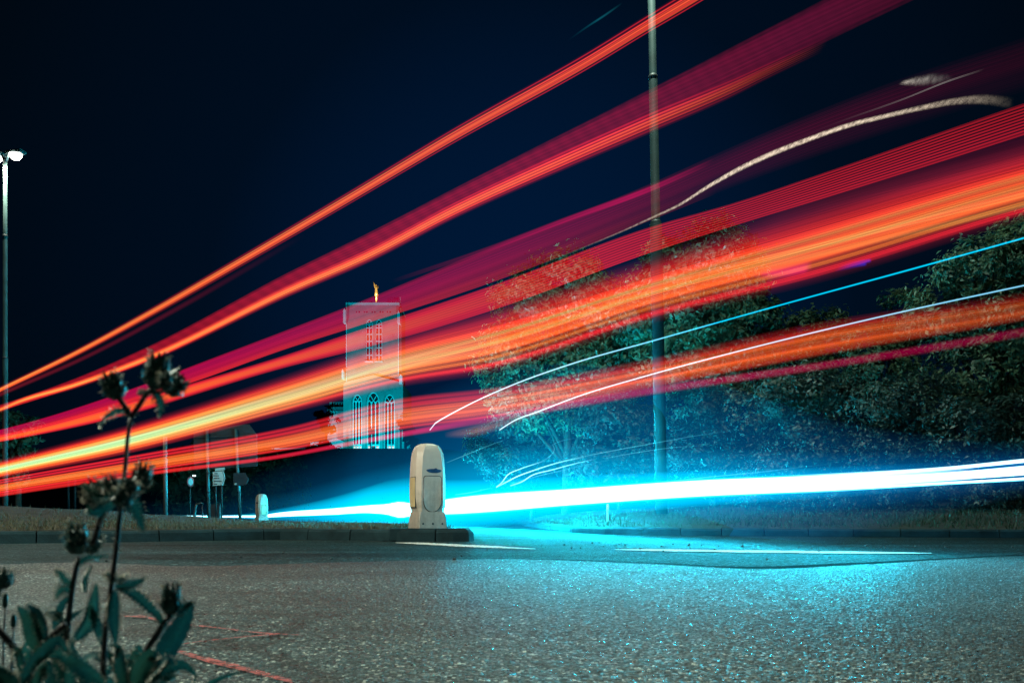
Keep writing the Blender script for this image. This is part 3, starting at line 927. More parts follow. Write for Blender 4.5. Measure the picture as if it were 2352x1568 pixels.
floodlight(cx_t + 1, TY - 14, hill_z(cx_t + 1, TY - 14), (cx_t, TY, 34), 9500, (0.0, 0.75, 0.75), "floodlight close to the foot of the tower", 140)
floodlight(cx_t - 13, TY - 18, hill_z(cx_t - 13, TY - 18), (cx_t - 12, TY, 30), 1600, TEAL, "floodlight before the chapel range", 130)
rs = floodlight(px(850), TY + 0.8, pz(694.9), tuple(AO + Vector((0, 0, 5.5))), 9000, (1.0, 0.80, 0.5), "added small warm spotlight on the tower roof below the angel", 60, "added roof light on the tower")  # added so the angel shows gold under the teal floodlights

# dark posts and trees on the crest before the tower
for i, (x, y0, wd) in enumerate(((886.6, 1045, .34), (920.4, 1046, .30), (929, 1046, .2))):
    Y = TY - 16
    b = at(x - 30 + 30, y0, Y)
    o = tube("post", [(0, 0, -0.8), (0, 0, (1046 - (1040 if i == 2 else 1051 - 4)) * 0 + 8.2)], wd, M['silhouette'], None, 8)
    o.location = (b.x, Y, hill_z(b.x, Y) + 0.1)
    tag(o, ("dark post before the middle tower window", "dark post before the right tower window", "slim dark post at the right edge of the tower")[i], "post", "dark posts before the tower")
Y = TY - 16
b = at(851.5, 1045, Y)
sg = tag(empty("car_park_sign", (b.x, Y, hill_z(b.x, Y))), "dark post with a square board before the tower", "sign")
tube("post", [(0, 0, -0.6), (0, 0, 7.6)], 0.2, M['silhouette'], sg)
bm = bmesh.new(); add_box(bm, (0, -0.25, 6.0), (1.25, 0.12, 1.8), None, 0.02); obj_bm("board", bm, M['silhouette'], sg)
bm = bmesh.new(); add_box(bm, (0.85, -0.1, 0.85), (1.05, 0.5, 1.3), None, 0.03); obj_bm("cabinet", bm, M['silhouette'], sg)

# ------------------------------------------------------------------ trees
def foliage(blobs, n, size, dens_seed):
    """leaf quads spread through clumps inside ellipsoid blobs [(centre, radii)]"""
    rg = np.random.default_rng(dens_seed)
    vol = np.array([b[1][0] * b[1][2] for b in blobs]); vol = vol / vol.sum()
    P = []; out = []; tint = []
    for (c, r), f in zip(blobs, vol):
        k = max(40, int(n * f))
        ncl = max(10, int(k / 55))
        d = rg.normal(size=(ncl, 3)); d /= np.linalg.norm(d, axis=1)[:, None]
        rad = rg.uniform(0.45, 1.0, ncl) ** 0.6
        cc = np.array(c) + d * rad[:, None] * np.array(r)
        cs = rg.uniform(0.10, 0.22, ncl) * (sum(r) / 3)
        ct = np.clip(rg.normal(0.45, 0.22, ncl), 0, 1)
        idx = rg.integers(0, ncl, k)
        off = rg.normal(size=(k, 3)) * cs[idx][:, None] * np.array([1, 1, 0.75])
        P.append(cc[idx] + off)
        o = P[-1] - np.array(c); o /= np.linalg.norm(o, axis=1)[:, None] + 1e-6
        out.append(o); tint.append(np.clip(ct[idx] + rg.normal(0, 0.10, k), 0, 1))
    P = np.concatenate(P); out = np.concatenate(out); tint = np.concatenate(tint)
    k = len(P)
    nrm = out * 0.95 + rg.normal(size=(k, 3)) * 0.42 + np.array([0, -0.1, 0.35])
    nrm /= np.linalg.norm(nrm, axis=1)[:, None]
    a = rg.normal(size=(k, 3)) + np.array([0, 0, -0.5]); a -= nrm * (a * nrm).sum(1)[:, None]; a /= np.linalg.norm(a, axis=1)[:, None]
    b = np.cross(nrm, a)
    s = size * rg.uniform(0.6, 1.35, k)[:, None]
    wv = s * rg.uniform(0.32, 0.5, k)[:, None]
    fold = nrm * s * 0.12
    V = np.stack([P - a * s * 0.5, P + b * wv * 0.5 + fold, P + a * s * 0.55, P - b * wv * 0.5 + fold], axis=1)
    return V, tint

def tree(name, base, blobs, n, size, m, label, cat, group, trunk=True, seed=1, tr=0.16):
    t = tag(empty(name, base), label, cat, group)
    B = Vector(base)
    V, tint = foliage(blobs, n, size, seed)
    V = V - np.array(base)
    quads_np("crown", V, M[m], t, {'tint': tint})
    acc = Acc(); rnd = random.Random(seed)
    top = max(blobs, key=lambda q_: q_[0][2])
    c0 = Vector(top[0]) - B
    pts = [Vector((0, 0, -0.3)), Vector((0.05, 0, c0.z * 0.3)), Vector((c0.x * 0.4, c0.y * 0.4, c0.z * 0.6)), c0]
    Vv, Ff, _ = tube_arrays(pts, [tr, tr * 0.8, tr * 0.5, tr * 0.15], 8); acc.add(Vv, Ff)
    for c, r in blobs:
        e_ = Vector(c) - B
        s_ = Vector((0.05, 0, max(0.2, e_.z * 0.35)))
        mid = (s_ + e_) / 2 + Vector((rnd.uniform(-.2, .2), rnd.uniform(-.2, .2), 0.1))
        Vv, Ff, _ = tube_arrays([s_, mid, e_], [tr * 0.45, tr * 0.3, tr * 0.08], 6); acc.add(Vv, Ff)
        for _k in range(4):
            dv = Vector((rnd.uniform(-1, 1) * r[0], rnd.uniform(-1, 1) * r[1], rnd.uniform(-0.2, 1) * r[2])) * 0.8
            Vv, Ff, _ = tube_arrays([mid, (mid + e_ + dv) / 2, e_ + dv], [tr * 0.22, tr * 0.14, tr * 0.04], 5); acc.add(Vv, Ff)
    acc.build("trunk", M['bark'], t, True)
    return t

def blob(x, y, rx, ry, Y, dep=0.8):
    """clump of crown whose centre shows at x, y with radii in photo px"""
    k = Y / FPX
    return (tuple(at(x, y, Y)), (rx * k, rx * k * dep, ry * k))
GR = "roadside trees on the right"
def base_at(x, Y, z): return ((x - CX) * Y / FPX, Y, z)

tree("tree", base_at(1300, 25, 0.5), [blob(1300, 640, 95, 60, 25), blob(1210, 700, 85, 70, 25), blob(1360, 720, 110, 90, 25), blob(1190, 830, 95, 90, 25), blob(1310, 850, 110, 90, 25), blob(1410, 840, 100, 95, 25), blob(1160, 900, 60, 60, 25), blob(1250, 930, 90, 70, 25), blob(1360, 930, 90, 70, 25)],
     34000, 0.17, 'leaf', "leafy roadside tree left of the tall pole, nearest the cathedral", "tree", GR, seed=11)
tree("tree", base_at(1640, 23, 0.5), [blob(1630, 590, 95, 80, 23), blob(1540, 640, 90, 85, 23), blob(1690, 660, 80, 85, 23), blob(1600, 730, 120, 90, 23), blob(1720, 740, 80, 80, 23), blob(1560, 830, 110, 80, 23), blob(1690, 830, 100, 80, 23), blob(1480, 730, 70, 80, 23)],
     36000, 0.17, 'leaf', "tallest leafy tree directly behind the tall pole", "tree", GR, seed=12)
tree("tree", base_at(2300, 17, 0.6), [blob(2330, 600, 95, 95, 17), blob(2230, 620, 80, 75, 17), blob(2400, 560, 90, 100, 17), blob(2180, 720, 90, 80, 17), blob(2300, 740, 110, 90, 17), blob(2390, 760, 90, 100, 17), blob(2260, 860, 120, 90, 17), blob(2400, 900, 80, 110, 17)],
     22000, 0.13, 'leaf', "dark tree running out of the right edge of the picture", "tree", GR, seed=13)
HB = "bushes along the right hand verge"
tree("bush", base_at(1850, 24, 0.5), [blob(1850, 780, 60, 75, 24), blob(1910, 790, 60, 90, 24), blob(1860, 870, 80, 70, 24)], 6000, 0.17, 'leaf', "feathery bush in the gap right of the tallest tree", "bush", HB, seed=14, tr=.08)
tree("bush", base_at(2010, 23, 0.5), [blob(1990, 790, 60, 60, 23), blob(2080, 740, 60, 80, 23), blob(2030, 850, 90, 70, 23)], 6500, 0.16, 'leaf', "bush in the gap beside the right hand tree", "bush", HB, seed=15, tr=.08)
tree("bush", base_at(1640, 19, 0.5), [blob(1600, 930, 80, 60, 19), blob(1700, 960, 100, 80, 19), blob(1620, 1050, 100, 90, 19), blob(1720, 1080, 90, 80, 19)], 14000, 0.12, 'leaf_dark', "low bush beside the tall pole, over the white streak", "bush", HB, seed=16, tr=.06)
tree("bush", base_at(1840, 17, 0.5), [blob(1790, 910, 85, 60, 17), blob(1870, 920, 100, 90, 17), blob(1850, 1040, 110, 100, 17), blob(1780, 1090, 80, 70, 17)], 11000, 0.105, 'leaf_dark', "dense bush with small leaves, middle of the verge hedge", "bush", HB, seed=17, tr=.06)
tree("bush", base_at(2060, 16.5, 0.5), [blob(2020, 930, 100, 80, 16.5), blob(2110, 960, 100, 110, 16.5), blob(2040, 1060, 120, 100, 16.5)], 11000, 0.10, 'leaf_dark', "dense bush under the long streak, left of the right hand tree", "bush", HB, seed=18, tr=.06)
tree("bush", base_at(2270, 15.5, 0.5), [blob(2220, 1000, 90, 90, 15.5), blob(2320, 1010, 100, 100, 15.5), blob(2280, 1090, 130, 70, 15.5)], 10000, 0.10, 'leaf_dark', "dense bush at the right edge of the picture", "bush", HB, seed=19, tr=.06)
tree("bush", base_at(1420, 23, 0.4), [blob(1400, 960, 90, 70, 23), blob(1450, 1030, 110, 90, 23), blob(1380, 1080, 90, 70, 23), blob(1500, 1080, 80, 80, 23)], 13000, 0.15, 'leaf_dark', "bush left of the tall pole, lit blue by the headlights", "bush", HB, seed=20, tr=.06)
tree("bush", base_at(1220, 27, 0.4), [blob(1200, 970, 80, 60, 27), blob(1270, 1020, 90, 80, 27), blob(1180, 1060, 80, 70, 27), blob(1120, 1040, 50, 60, 27)], 11000, 0.17, 'leaf_dark', "bush right of the bollard, lit blue by the headlights", "bush", HB, seed=21, tr=.06)
HL = "low scrub under the white streak on the verge"
for i, (x, l) in enumerate(((1800, "low scrub patch under the white streak, left one"), (2000, "low scrub patch under the white streak, middle one"), (2230, "low scrub patch under the white streak, right one"))):
    Y = 15.6 - i * 0.5
    tree("scrub", base_at(x, Y, 0.45), [blob(x - 60, 1140, 70, 26, Y), blob(x + 50, 1138, 80, 30, Y)], 2600, 0.085, 'leaf_dark', l, "scrub", HL, seed=30 + i, tr=.03)
LG = "dark trees at the left"
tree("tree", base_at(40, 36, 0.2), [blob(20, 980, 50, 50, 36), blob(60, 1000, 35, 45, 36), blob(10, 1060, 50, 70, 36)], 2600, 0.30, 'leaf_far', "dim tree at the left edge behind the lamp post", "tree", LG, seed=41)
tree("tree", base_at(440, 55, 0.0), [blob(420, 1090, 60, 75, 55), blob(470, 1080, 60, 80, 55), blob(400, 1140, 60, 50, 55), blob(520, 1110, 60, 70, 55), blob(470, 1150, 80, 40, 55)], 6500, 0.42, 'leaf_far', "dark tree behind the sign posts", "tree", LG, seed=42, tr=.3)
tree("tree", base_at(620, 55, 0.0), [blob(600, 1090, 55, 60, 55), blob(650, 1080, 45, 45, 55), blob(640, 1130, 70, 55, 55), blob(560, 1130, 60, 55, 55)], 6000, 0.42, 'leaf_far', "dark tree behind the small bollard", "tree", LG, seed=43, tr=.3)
CG = "dark trees beside the cathedral"
for i, (x, y, rx, ry, l) in enumerate(((748, 955, 24, 30, "dark tree left of the tower, before the transept"), (932, 975, 16, 36, "dark tree at the right side of the tower"), (740, 1028, 34, 14, "low dark tree before the chapel range"), (948, 1025, 14, 20, "small dark bush right of the tower foot"))):
    Y = TY - 60
    b = at(x, y, Y)
    tree("tree", (b.x, Y, hill_z(b.x, Y) - .2), [blob(x, y, rx, ry, Y), blob(x + rx * .4, y + ry * .5, rx * .8, ry * .8, Y)], 900, 1.0, 'leaf_black', l, "tree", CG, seed=50 + i, tr=.3)

# ------------------------------------------------------------------ grass blades
def blades(name, P, h, w_, m, label, lean=0.5):
    P = np.asarray(P, float); n = len(P)
    hh = h * RNG.uniform(0.4, 1.3, n)[:, None]
    an = RNG.uniform(0, 2 * np.pi, n); d = np.stack([np.cos(an), np.sin(an), np.zeros(n)], 1)
    ln = np.stack([RNG.normal(0, lean, n), RNG.normal(0, lean, n), np.ones(n)], 1); ln /= np.linalg.norm(ln, axis=1)[:, None]
    ww = w_ * RNG.uniform(0.6, 1.4, n)[:, None]
    tip = P + ln * hh
    mid = P + ln * hh * 0.55 + np.array([0, 0, 1]) * hh * 0.05
    V = np.stack([P - d * ww, P + d * ww, mid + d * ww * 0.7, tip], 1)
    o = quads_np(name, V, M[m], None, {'tint': np.clip(RNG.normal(0.5, 0.28, n), 0, 1)})
    return tag(o, label, "grass", kind='stuff')
P = []
while len(P) < 15000:
    x = random.uniform(-9.5, -0.75); y0 = float(np.interp(x, fx, fy)); y1 = float(np.interp(x, bkx, bky))
    y = y0 + 0.02 + abs(random.gauss(0, 1)) * 2.6
    if y < y1 - 0.2 and not (-1.35 < x < -0.6 and y < 10.3): P.append((x, y, mound(x, y) - 0.01))
blades("grass", P, 0.075, 0.006, 'grass', "short dry grass on the traffic island")
P = []
while len(P) < 20000:
    s = random.uniform(VL[2], VL[-2]); o_ = 0.14 + abs(random.gauss(0, 1)) * 2.4
    v = vpos(s) + VDIR * o_
    if v.y < 30: P.append((v.x, v.y, vz(o_) - 0.01))
blades("grass", P, 0.10, 0.008, 'verge_grass', "longer grass on the right hand verge")

# grit swept to the lane edge
acc = Acc()
for i in range(150):
    x = random.uniform(1180, 2352); y = random.gauss(1254, 4.5)
    if i < 40: x = random.uniform(200, 2300); y = random.uniform(1246, 1290)
    p = on_ground(x, max(1243, y))
    s = random.choice((0.004, 0.005, 0.006, 0.008, 0.012)) * random.uniform(0.7, 1.2)
    lathe(acc, (p.x, p.y, 0.003), [(s * .5, 0), (s * 1.0, s * .4), (s * .7, s * 1.0), (s * .2, s * 1.2)], 6, (random.uniform(-.3, .3), random.uniform(-.3, .3), 1))
tag(acc.build("grit", M['stone_grit']), "loose grit and stones on the road", "grit", kind='stuff')

# ------------------------------------------------------------------ traffic bollards
def make_bollard(name, label, group):
    root = tag(empty(name), label, "bollard", group)
    
    # shell: stacked rounded-octagon rings, domed top, waisted foot
    def ring(w_, d_, ch, z):
        n = 2; pts = []
        for sx, sy, a0 in ((1, -1, -90), (1, 1, 0), (-1, 1, 90), (-1, -1, 180)):
            for k in range(n):
                a = R(a0 + 90 * k / (n - 1))
                pts.append((sx * (w_ - ch) + ch * math.cos(a), sy * (d_ - ch) + ch * math.sin(a), z))
        return pts
    prof = [(0.180, 0.160, .03, 0.13), (0.186, 0.160, .04, 0.19), (0.206, 0.17, .05, 0.28), (0.216, 0.176, .055, 0.38), (0.217, 0.177, .06, 0.55), (0.21, 0.172, .062, 0.75), (0.202, 0.166, .066, 0.87), (0.192, 0.157, .07, 0.93), (0.172, 0.14, .075, 0.985), (0.145, 0.118, .072, 1.018), (0.10, 0.082, .06, 1.036), (0.045, 0.04, .03, 1.042)]
    V, F = [], []
    rings = [ring(*p) for p in prof]; n = len(rings[0])
    for r_ in rings: V += r_
    for i in range(len(rings) - 1):
        for k in range(n):
            k2 = (k + 1) % n
            F.append((i * n + k, i * n + k2, (i + 1) * n + k2, (i + 1) * n + k))
    F.append(tuple(range(n - 1, -1, -1))); F.append(tuple((len(rings) - 1) * n + k for k in range(n)))
    sh = mesh_np("shell", V, F, M['plastic'], root, True)
    sharp = sh.data.attributes.new("sharp_edge", 'BOOLEAN', 'EDGE')
    sharp.data.foreach_set("value", [abs(e_.vertices[0] - e_.vertices[1]) == n and 0.1 < V[e_.vertices[0]][2] < 1.02 for e_ in sh.data.edges])
    # skirt and bolts
    bm = bmesh.new()
    vb = [bm.verts.new((sx * 0.215, sy * 0.19, 0.0)) for sx, sy in ((-1, -1), (1, -1), (1, 1), (-1, 1))]
    vm = [bm.verts.new((sx * 0.205, sy * 0.18, 0.11)) for sx, sy in ((-1, -1), (1, -1), (1, 1), (-1, 1))]
    vt = [bm.verts.new((sx * 0.188, sy * 0.168, 0.20)) for sx, sy in ((-1, -1), (1, -1), (1, 1), (-1, 1))]
    for A, B_ in ((vb, vm), (vm, vt)):
        for i in range(4): bm.faces.new((A[i], A[(i + 1) % 4], B_[(i + 1) % 4], B_[i]))
    bm.faces.new(vb[::-1]); bm.faces.new(vt)
    bmesh.ops.bevel(bm, geom=[e_ for e_ in bm.edges if abs(e_.verts[0].co.x - e_.verts[1].co.x) < .04 and abs(e_.verts[0].co.y - e_.verts[1].co.y) < .04], offset=0.018, segments=3, affect='EDGES')
    sk = obj_bm("skirt", bm, M['plastic'], root)
    for x in (-0.14, 0.0, 0.14):
        acc = Acc(); lathe(acc, (x, -0.180, 0.055), [(0.014, -0.008), (0.014, 0.006), (0.008, 0.012)], 8, (0, -1, 0.08)); acc.build("bolt", M['groove'], sk)
    # front: inset panel with rounded foot
    def panel_outline(hw, top, straight, rnd):
        o = []
        for k in range(6): a = R(90 * k / 5); o.append((hw - rnd + rnd * math.sin(a), top - rnd + rnd * math.cos(a)))
        for k in range(13): a = R(180 * k / 12); o.append((hw * math.cos(a), straight - hw * 1.0 * math.sin(a)))
        for k in range(6): a = R(90 * k / 5); o.append((-hw + rnd - rnd * math.cos(a), top - rnd + rnd * math.sin(a)))
        return o
    def front_y(z): return -float(np.interp(z, [p[3] for p in prof], [p[1] for p in prof]))
    def plate(nm, o, depth, m, xoff=0.0):
        bm = bmesh.new()
        a = [bm.verts.new((x + xoff, front_y(z) - depth, z)) for x, z in o]; b = [bm.verts.new((x + xoff, front_y(z) + 0.012, z)) for x, z in o]
        bm.faces.new(a[::-1]); bm.faces.new(b)
        for i in range(len(o)):
            j = (i + 1) % len(o); bm.faces.new((a[i], a[j], b[j], b[i]))
        bmesh.ops.triangulate(bm, faces=[f for f in bm.faces if len(f.verts) > 4])
        return obj_bm(nm, bm, m, root)
    plate("gasket", panel_outline(0.133, 0.640, 0.325, 0.035), 0.0035, M['groove'])
    plate("front_panel", panel_outline(0.124, 0.631, 0.325, 0.03), 0.009, M['plastic_panel'])
    # hole in the shell (lens shaped): plate painted the blue seen behind
    o = [(0.11 * math.cos(R(a)), 0.705 + (0.032 if math.sin(R(a)) < 0 else 0.018) * math.sin(R(a))) for a in range(0, 360, 15)]
    o = [(x, z + (0.012 if 0.02 < x < 0.05 and z > 0.71 else 0)) for x, z in o]
    plate("slot", o[::-1], 0.003, M['hole_blue'], 0.02)
    # side panels
    for s in (-1, 1):
        bm = bmesh.new()
        add_box(bm, (s * 0.214, 0.0, 0.44), (0.012, 0.20, 0.375), None, 0.004)
        g = obj_bm("side_gasket", bm, M['groove'], root)
        bm = bmesh.new()
        add_box(bm, (s * 0.2185, 0.0, 0.44), (0.012, 0.185, 0.36), None, 0.004)
        obj_bm("side_panel", bm, M['plastic_yellow'], root)
    return root
def copy_tree(o, parent=None):
    c = o.copy(); COL.objects.link(c)
    if parent: c.parent = parent
    for ch in list(o.children): copy_tree(ch, c)
    return c
boll = make_bollard("traffic_bollard", "large cream traffic bollard on the end of the kerbed island", "traffic bollards")
boll.scale = (0.89, 0.98, 1.0); boll.location = (-1.045, 9.85, 0.150); boll.rotation_euler = (0, 0, R(27))
b2 = copy_tree(boll)
b2.location = ((601 - CX) * 30 / FPX, 30, 0.13); b2.rotation_euler = (0, 0, R(-52)); b2.scale = (1.05, 1.05, 1.0)
b2['label'] = "small far traffic bollard on the grass beside the sign posts"
# concrete pad under the near bollard
bm = bmesh.new()
add_box(bm, (-1.0, 9.95, 0.0745), (0.92, 0.96, 0.149), None, 0.015)
tag(obj_bm("bollard_plinth", bm, M['kerb']), "concrete pad at the nose of the island", kind='structure')

# ------------------------------------------------------------------ street lamps
WARM = (0.92, 1.0, 0.80)
M['lamp_lens'] = emit("lamp lens", (1.0, 0.97, 0.86), 30.0, False)
def street_lamp(X, Y, z0, H, r0, joints, heads, label, lean=(0.0, 0.0), power=900, col=WARM, glow=True):
    root = tag(empty("street_lamp", (X, Y, z0)), label, "street lamp", "street lamps round the roundabout")
    hs = [0.0] + [j[0] for j in joints] + [H]
    rs_ = [r0] + [j[1] for j in joints] + [joints[-1][1]]
    pts, rad = [], []
    for i in range(len(hs) - 1):
        r_ = rs_[i]
        pts += [(lean[0] * hs[i] / H, lean[1] * hs[i] / H, hs[i]), (lean[0] * (hs[i + 1] - .05) / H, lean[1] * (hs[i + 1] - .05) / H, hs[i + 1] - .05)]
        rad += [r_, r_ * 0.96]
    tube("pole", pts, rad, M['lamp_pole'] if H > 12 else M['grey_pole'], root, 16)
    for j in joints:
        acc = Acc(); lathe(acc, (lean[0] * j[0] / H, lean[1] * j[0] / H, j[0] - 0.06), [(j[1] * 1.0, -.02), (j[1] * 1.18 + .004, 0.0), (j[1] * 1.18 + .004, .05), (j[1] * 1.0, .07)], 16)
        acc.build("joint_collar", M['dark_steel'], root, True)
    for az, ln in heads:
        d = Vector((math.cos(R(az)), math.sin(R(az)), 0))
        top = Vector((lean[0], lean[1], H))
        tube("arm", [top - Vector((0, 0, .15)), top + d * 0.08 + Vector((0, 0, .0)), top + d * ln + Vector((0, 0, .06))], [0.045, 0.04, 0.03], M['galv'], root, 8)
        c = top + d * (ln + 0.22) + Vector((0, 0, .07))
        rot = Matrix.Rotation(R(az), 3, 'Z')
        bm = bmesh.new(); add_box(bm, c, (0.52, 0.22, 0.10), rot, 0.03); hd = obj_bm("lamp_head", bm, M['galv'], root)
        la = Acc(); lathe(la, c + Vector((0, 0, -0.05)), [(0.15, 0.0), (0.145, -0.05), (0.115, -0.10), (0.06, -0.135), (0.015, -0.145)], 18); la.build("lens", M['lamp_lens'], hd, True)
        ld = bpy.data.lights.new("street lamp light", 'SPOT'); ld.energy = power; ld.color = col; ld.shadow_soft_size = 0.12
        ld.spot_size = R(165); ld.spot_blend = 0.5
        lo = bpy.data.objects.new("light", ld); COL.objects.link(lo); lo.parent = root; lo.location = c + Vector((0, 0, -0.22))
    return root
# visible lamp at the left
p = at(12, 360, 21.5)
street_lamp(p.x, 21.5, 0.2, p.z - 0.2, 0.068, [(4.4, 0.055), (7.7, 0.048)], [(-14, 0.12), (166, 0.10)], "lit twin headed street lamp at the left edge", power=750)
# tall pole on the verge, its lamp above the picture
street_lamp((1519 - CX) * 15 / FPX, 15, 0.35, 12.6, 0.118, [(5.5, 0.085), (8.25, 0.070)], [(-110, 0.5)], "tall grey lamp pole on the right hand verge", lean=(-0.24, 0), power=3600, col=(0.75, 1.0, 0.80))
# same row of lamps, beside the road on the near side of the roundabout
street_lamp(-7.6, 2.6, 0.0, 6.6, 0.07, [(3.4, 0.055)], [(-8, 0.6)], "street lamp beside the near left road edge, out of the picture", power=4900)

# ------------------------------------------------------------------ signs and posts at the left
def plain_post(name, x, y0, y1, Y, r, m, label, group, x1=None):
    a = at(x, y0, Y); b = at(x if x1 is None else x1, y1, Y)
    o = tube(name, [(0, 0, 0), (a.x - b.x, 0, a.z - b.z)], r, m, None, 10)
    o.location = b
    return tag(o, label, "post", group)
SG = "posts on the grass island at the left"
post_a = plain_post("post", 379, 1003, 1206, 19.5, 0.05, M['galv'], "plain grey post left of the sign posts", SG, 381)
plain_post("post", 157, 1100, 1172, 40, 0.06, M['dark_steel'], "thin dark post behind the mound, left of a pair", "pair of thin dark posts behind the mound")
plain_post("post", 172, 1100, 1172, 40, 0.06, M['dark_steel'], "thin dark post behind the mound, right of a pair", "pair of thin dark posts behind the mound")

YS = 30.0
def slab(o, parent_loc, Y, thick):
    bm = bmesh.new()
    pts = [at(x, y, Y) - Vector(parent_loc) for x, y in o]
    a = [bm.verts.new((p.x, p.y, p.z)) for p in pts]; b = [bm.verts.new((p.x, p.y + thick, p.z)) for p in pts]
    bm.faces.new(a); bm.faces.new(b[::-1])
    for i in range(len(o)):
        j = (i + 1) % len(o); bm.faces.new((a[j], a[i], b[i], b[j]))
    return bm
bl = tuple(at(510, 1199, YS))
sign = tag(empty("road_sign", bl), "large dark back of a direction sign on two grey posts", "road sign")
obj_bm("panel", slab([(445, 990), (560, 974), (572, 974), (590, 998), (590, 1070), (445, 1078)], bl, YS + 0.12, 0.05), M['sign_back'], sign)
for y in (1002, 1052):
    obj_bm("rail", slab([(447, y), (588, y - 4), (588, y - 1), (447, y + 3)], bl, YS + 0.06, 0.05), M['dark_steel'], sign)
for (xa, xb) in ((475, 480), (541, 552)):
    a = at(xa, 985, YS) - Vector(bl); b = at(xb, 1199, YS) - Vector(bl)
    pst = tube("post", [b, a], 0.062, M['galv'], sign, 12)
    for f in (0.32, 0.52):
        c = b.lerp(a, f); acc = Acc(); lathe(acc, c, [(0.066, -.03), (0.074, -.02), (0.074, .03), (0.066, .04)], 12); acc.build("band", M['dark_steel'], pst, True)
# finger sign facing the camera
bl2 = tuple(at(503, 1199, YS - 0.8)); Y2 = YS - 0.8
fs = tag(empty("finger_sign", bl2), "pale finger sign with dark lettering and an arrow end, pointing right", "sign")
obj_bm("board", slab([(489, 1083), (513, 1081), (517, 1097), (512, 1113), (489, 1115)], bl2, Y2, 0.04), M['sign_white'], fs)
obj_bm("upper_board", slab([(494, 1075), (515, 1073), (516, 1076), (514, 1079.5), (494, 1081)], bl2, Y2, 0.04), M['sign_white'], fs)
bd = fs.children[0]
bm = bmesh.new()
o_ = [(511, 1082.6), (512, 1082.5), (515.4, 1097), (511.2, 1111.6), (510.2, 1111.7), (514.2, 1097)]
bmx = slab(o_, bl2, Y2 - 0.006, 0.004); obj_bm("chevron", bmx, M['ink'], bd)
for (xa, xb, y) in ((493, 500, 1087), (490.5, 503, 1092), (490.5, 504, 1098), (490.5, 509, 1104.5), (490.5, 499, 1111)):
    x = xa
    while x < xb - 0.5:
        wl = random.uniform(1.2, 2.4)
        obj_bm("lettering", slab([(x, y - 1.2), (min(x + wl, xb), y - 1.4), (min(x + wl, xb), y + 1.2), (x, y + 1.4)], bl2, Y2 - 0.005, 0.003), M['ink'], bd)
        x += wl + 0.4
for x in (496, 509):
    tube("post", [at(x, 1199, Y2 + .08) - Vector(bl2), at(x, 1076, Y2 + .08) - Vector(bl2)], 0.03, M['dark_steel'], fs, 8)
# back of a pointed sign on the right hand post
bl3 = tuple(at(549, 1199, YS - 0.3)); 
ps = tag(empty("pointed_sign", bl3), "dark back of a pointed sign beside the right sign post", "sign")
obj_bm("board", slab([(536, 1086), (563, 1085), (571, 1098), (566, 1113), (536, 1115)], bl3, YS - 0.1, 0.03), M['sign_back'], ps)
obj_bm("sticker", slab([(538, 1109), (544, 1108.6), (544, 1112.4), (538, 1112.8)], bl3, YS - 0.112, 0.006), M['sign_white'], ps)
obj_bm("bracket", slab([(540, 1100), (556, 1099.5), (556, 1101), (540, 1101.5)], bl3, YS - 0.135, 0.03), M['dark_steel'], ps)
# narrow red and white disc seen almost edge on
Y4 = 34.0; bl4 = tuple(at(437, 1200, Y4))
ds = tag(empty("round_sign", bl4), "narrow red and white round sign on a thin post with a small lamp", "sign")
tube("post", [(0, 0, 0), at(437, 1090, Y4) - Vector(bl4)], 0.022, M['galv'], ds, 8)
c = at(437.5, 1106, Y4 - 0.12) - Vector(bl4)
ax = Vector((0.955, -0.30, 0))
acc = Acc(); lathe(acc, c, [(0.215, -.008), (0.215, .008)], 28, ax); dk = acc.build("disc", M['sign_red'], ds)
acc = Acc(); lathe(acc, c - ax * 0.0, [(0.15, -.011), (0.15, .011)], 28, ax); acc.build("white_centre", M['sign_white'], dk)
tube("lamp_arm", [at(436, 1092, Y4) - Vector(bl4), at(440, 1090.5, Y4) - Vector(bl4), at(446, 1091.5, Y4) - Vector(bl4)], 0.02, M['galv'], ds, 8)
bm = bmesh.new(); add_box(bm, at(446, 1092, Y4 - .02) - Vector(bl4), (0.11, 0.08, 0.05), None, .01); obj_bm("lamp", bm, emit("sign lamp", (0.7, 1, 1), 4.0, False), ds)
# bent bracket post
Y5 = 26.0; bl5 = tuple(at(447, 1203, Y5))
bp = tag(empty("bent_post", bl5), "short dark bent post with a horizontal arm beside the round sign", "post")
tube("post", [(0, 0, 0), at(447, 1180, Y5) - Vector(bl5), at(449, 1166, Y5) - Vector(bl5), at(452, 1157, Y5) - Vector(bl5)], [0.05, 0.05, 0.04, 0.03], M['dark_steel'], bp, 8)
tube("arm", [at(449, 1158, Y5) - Vector(bl5), at(462, 1154.5, Y5) - Vector(bl5), at(466, 1156, Y5) - Vector(bl5)], 0.022, M['galv'], bp, 8)
plain_post("post", 465, 1160, 1199, 27, 0.02, M['dark_steel'], "thin dark post right of the bent post", SG)
# utility cabinet between the sign posts
bc = at(497, 1199, 31)
bm = bmesh.new(); add_box(bm, (0, 0, 0.32), (0.36, 0.3, 0.64), None, 0.02); add_box(bm, (0, 0, 0.66), (0.40, 0.34, 0.05), None, 0.01)
o = obj_bm("utility_cabinet", bm, M['dark_steel']); o.location = (bc.x, bc.y, 0.1)
tag(o, "dark utility cabinet on the grass between the sign posts", "cabinet")

